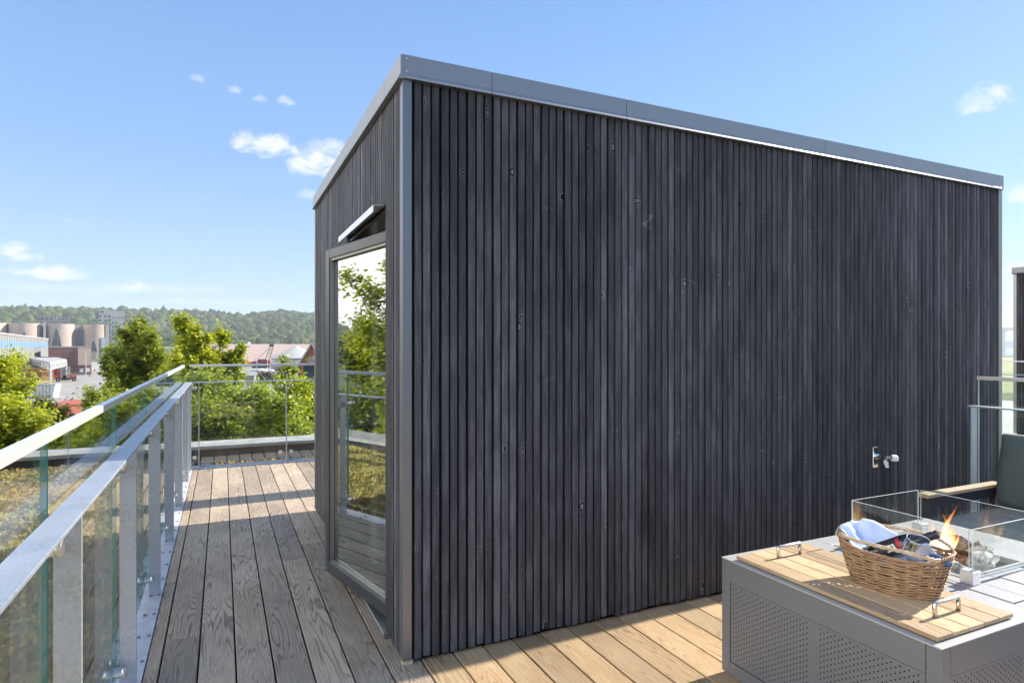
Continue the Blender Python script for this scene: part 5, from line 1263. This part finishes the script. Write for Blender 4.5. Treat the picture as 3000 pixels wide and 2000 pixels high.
# --- white lorry, skip of scrap, bulk bags, white van behind the far glass
D = 118; wl = bthing('white_lorry', 'small white lorry with grey tipping body behind the far glass', 'lorry', 700, D, yaw=8)
lob('cab', MB().prism([(-.2, .5), (1.5, .5), (1.5, 1.5), (1.15, 2.45), (-.2, 2.5)], 0, 2.0, 'xz'), M_white_car, wl); lob('cab_window', MB().prism([(.0, 1.55), (1.3, 1.55), (1.05, 2.25), (.0, 2.3)], -.03, 2.03, 'xz'), M_pane, wl); lob('tipping_body', MB().box(-3.6, -.35, 0, 2.0, .9, 2.0, bev=.04), M_panel_lt, wl); lob('chassis', MB().box(-3.6, 1.4, .2, 1.8, .45, .85), M_black, wl)
for x in (-2.6, .7): lob('wheel', MB().lathe([(0, -.14), (.42, -.14), (.42, .14), (0, .14)], 16, Matrix.Translation((x, .05, .44)) @ Matrix.Rotation(R(90), 4, 'X')), M_tyre, wl)
D = 140; gs = bthing('grey_skip', 'grey brown skip between the lorry and the scrap heap', 'skip', 722, D); lob('body', MB().prism([(-1.3, .1), (1.3, .1), (1.6, 2.4), (-1.6, 2.4)], 0, 2.4, 'xz'), pmat('skip_brown', (.24, .20, .18), .7), gs); lob('skip_rim', MB().box(-1.7, 1.7, -.06, 2.46, 2.41, 2.55), M_panel_lt, gs)
D = 150; sk = bthing('scrap_skip', 'dark ribbed skip heaped with maroon scrap metal', 'skip', 785, D); lob('body', MB().box(-2.6, 2.6, 0, 2.4, .1, 2.1, bev=.04), pmat('skip_navy', (.05, .06, .09), .6), sk)
for k in range(9): lob('rib', MB().box(-2.45 + k * .58, -2.3 + k * .58, -.09, -.001, .2, 2.0), MATS['skip_navy'], sk)
sm = MB(); rn = np.random.default_rng(5)
for k in range(70):
    c = Vector((rn.uniform(-2.3, 3.4), rn.uniform(0, 2.3), 2.0 + rn.uniform(0, .9))); e1 = Vector(rn.normal(0, 1, 3)).normalized() * rn.uniform(.3, .9); sm.bar(c - e1, c + e1, rn.uniform(.08, .4), rn.uniform(.05, .2))
lob('scrap', sm, pmat('maroon_scrap', rough=.7, fn=vary((.10, .03, .035), (.25, .10, .09), 2)), sk, kind='stuff')
for k, (p, zz) in enumerate(((765, 2.9), (777, 2.7), (796, 2.8))):
    t_ = bthing('bulk_bag', ['white bulk bag at the left end of the scrap skip', 'white bulk bag next to the first one on the scrap', 'white bulk bag lying on the right of the scrap'][k], 'bag', p, 151, z=G + zz - .3, group='white bags on the scrap'); lob('bag', MB().lathe([(0, 0), (.55, .05), (.68, .4), (.6, .85), (.25, 1.0), (0, 1.05)], 14, rib=lambda a: 1 + .08 * math.sin(3 * a)), M_wht, t_)
# --- marina masts and a small white tank on the skyline
for i, (p, yt, w_) in enumerate([(763, 1011, .22), (805, 1006, .25), (807, 1009, .2), (826, 1007, .22), (835, 1008, .2), (836.5, 1010, .2), (846, 1010, .2), (851, 1007, .2), (859, 1004, .34), (863, 1010, .22), (881, 1007, .3), (888, 1005, .36), (898, 1009, .25), (902, 1008, .25), (905, 1007, .25), (634.5, 995, .3)]):
    D = 620; mm_ = bthing('boat_mast', 'thin white boat mast standing in the marina behind the brown hall', 'mast', p, D, group='masts in the marina'); lob('pole', MB().tube([(0, 0, 0), (0, 0, hh(yt, D))], [w_ * 1.5, w_], 6), M_wht, mm_); lob('spreader', MB().bar((-1.2, 0, hh(yt, D) * .8), (1.2, 0, hh(yt, D) * .8), .12, .12), M_wht, mm_)
D = 540; wt = bthing('white_silo', 'small white silo with rounded top at the foot of the hill', 'silo', 729, D); lob('shell', MB().lathe([(1.3, 0), (1.4, hh(1010, D)), (1.2, hh(1005, D)), (.6, hh(1002, D)), (0, hh(1001, D))], 20), M_wht, wt, smooth=True)

# ================================================================== RIGHT: bridge far off
D = 1250; br = bthing('road_bridge', 'pale concrete road bridge on tall piers far off at the right', 'bridge', 2950, D)
M_conc = pmat('bridge_concrete', (.50, .50, .50), .8)
lob('bridge_deck', MB().box(-420, 500, -6, 6, hh(968, D), hh(959, D)), M_conc, br)
for k in range(-3, 5):
    lob('pier', MB().prism([(k * 92 - 3 - 5, 0), (k * 92 + 3 - 5, 0), (k * 92 + 3 - 5, hh(973, D)), (k * 92 + 7 - 5, hh(968, D) - .05), (k * 92 - 7 - 5, hh(968, D) - .05), (k * 92 - 3 - 5, hh(973, D))], -3, 3, 'xz'), M_conc, br)
sh = thing('far_shore', None, None, (*gp(3300, 5200), G), -YAW, kind='structure')
lob('shore_hill', MB().prism([(-2600, 0), (-1800, 30), (-900, 60), (300, 45), (1500, 70), (3200, 40), (4200, 0)], 0, 400, 'xz'), pmat('far_shore_green', (.12, .15, .12), .95), sh)

# ================================================================== AIR
hzm = bpy.data.materials.new('haze_air'); hzm.use_nodes = True; T = NT(hzm.node_tree); T.n.clear()
pv = T.new('ShaderNodeVolumePrincipled'); pv.inputs['Color'].default_value = (.78, .88, 1, 1); pv.inputs['Density'].default_value = .00017; pv.inputs['Anisotropy'].default_value = .1
ov = T.new('ShaderNodeOutputMaterial'); T.l.new(pv.outputs[0], ov.inputs['Volume'])
o = obj('haze', MB().box(-9200, 9200, -9200, 9200, G - 4, 140), hzm); tag(o, kind='stuff')
sc.cycles.volume_bounces = 0
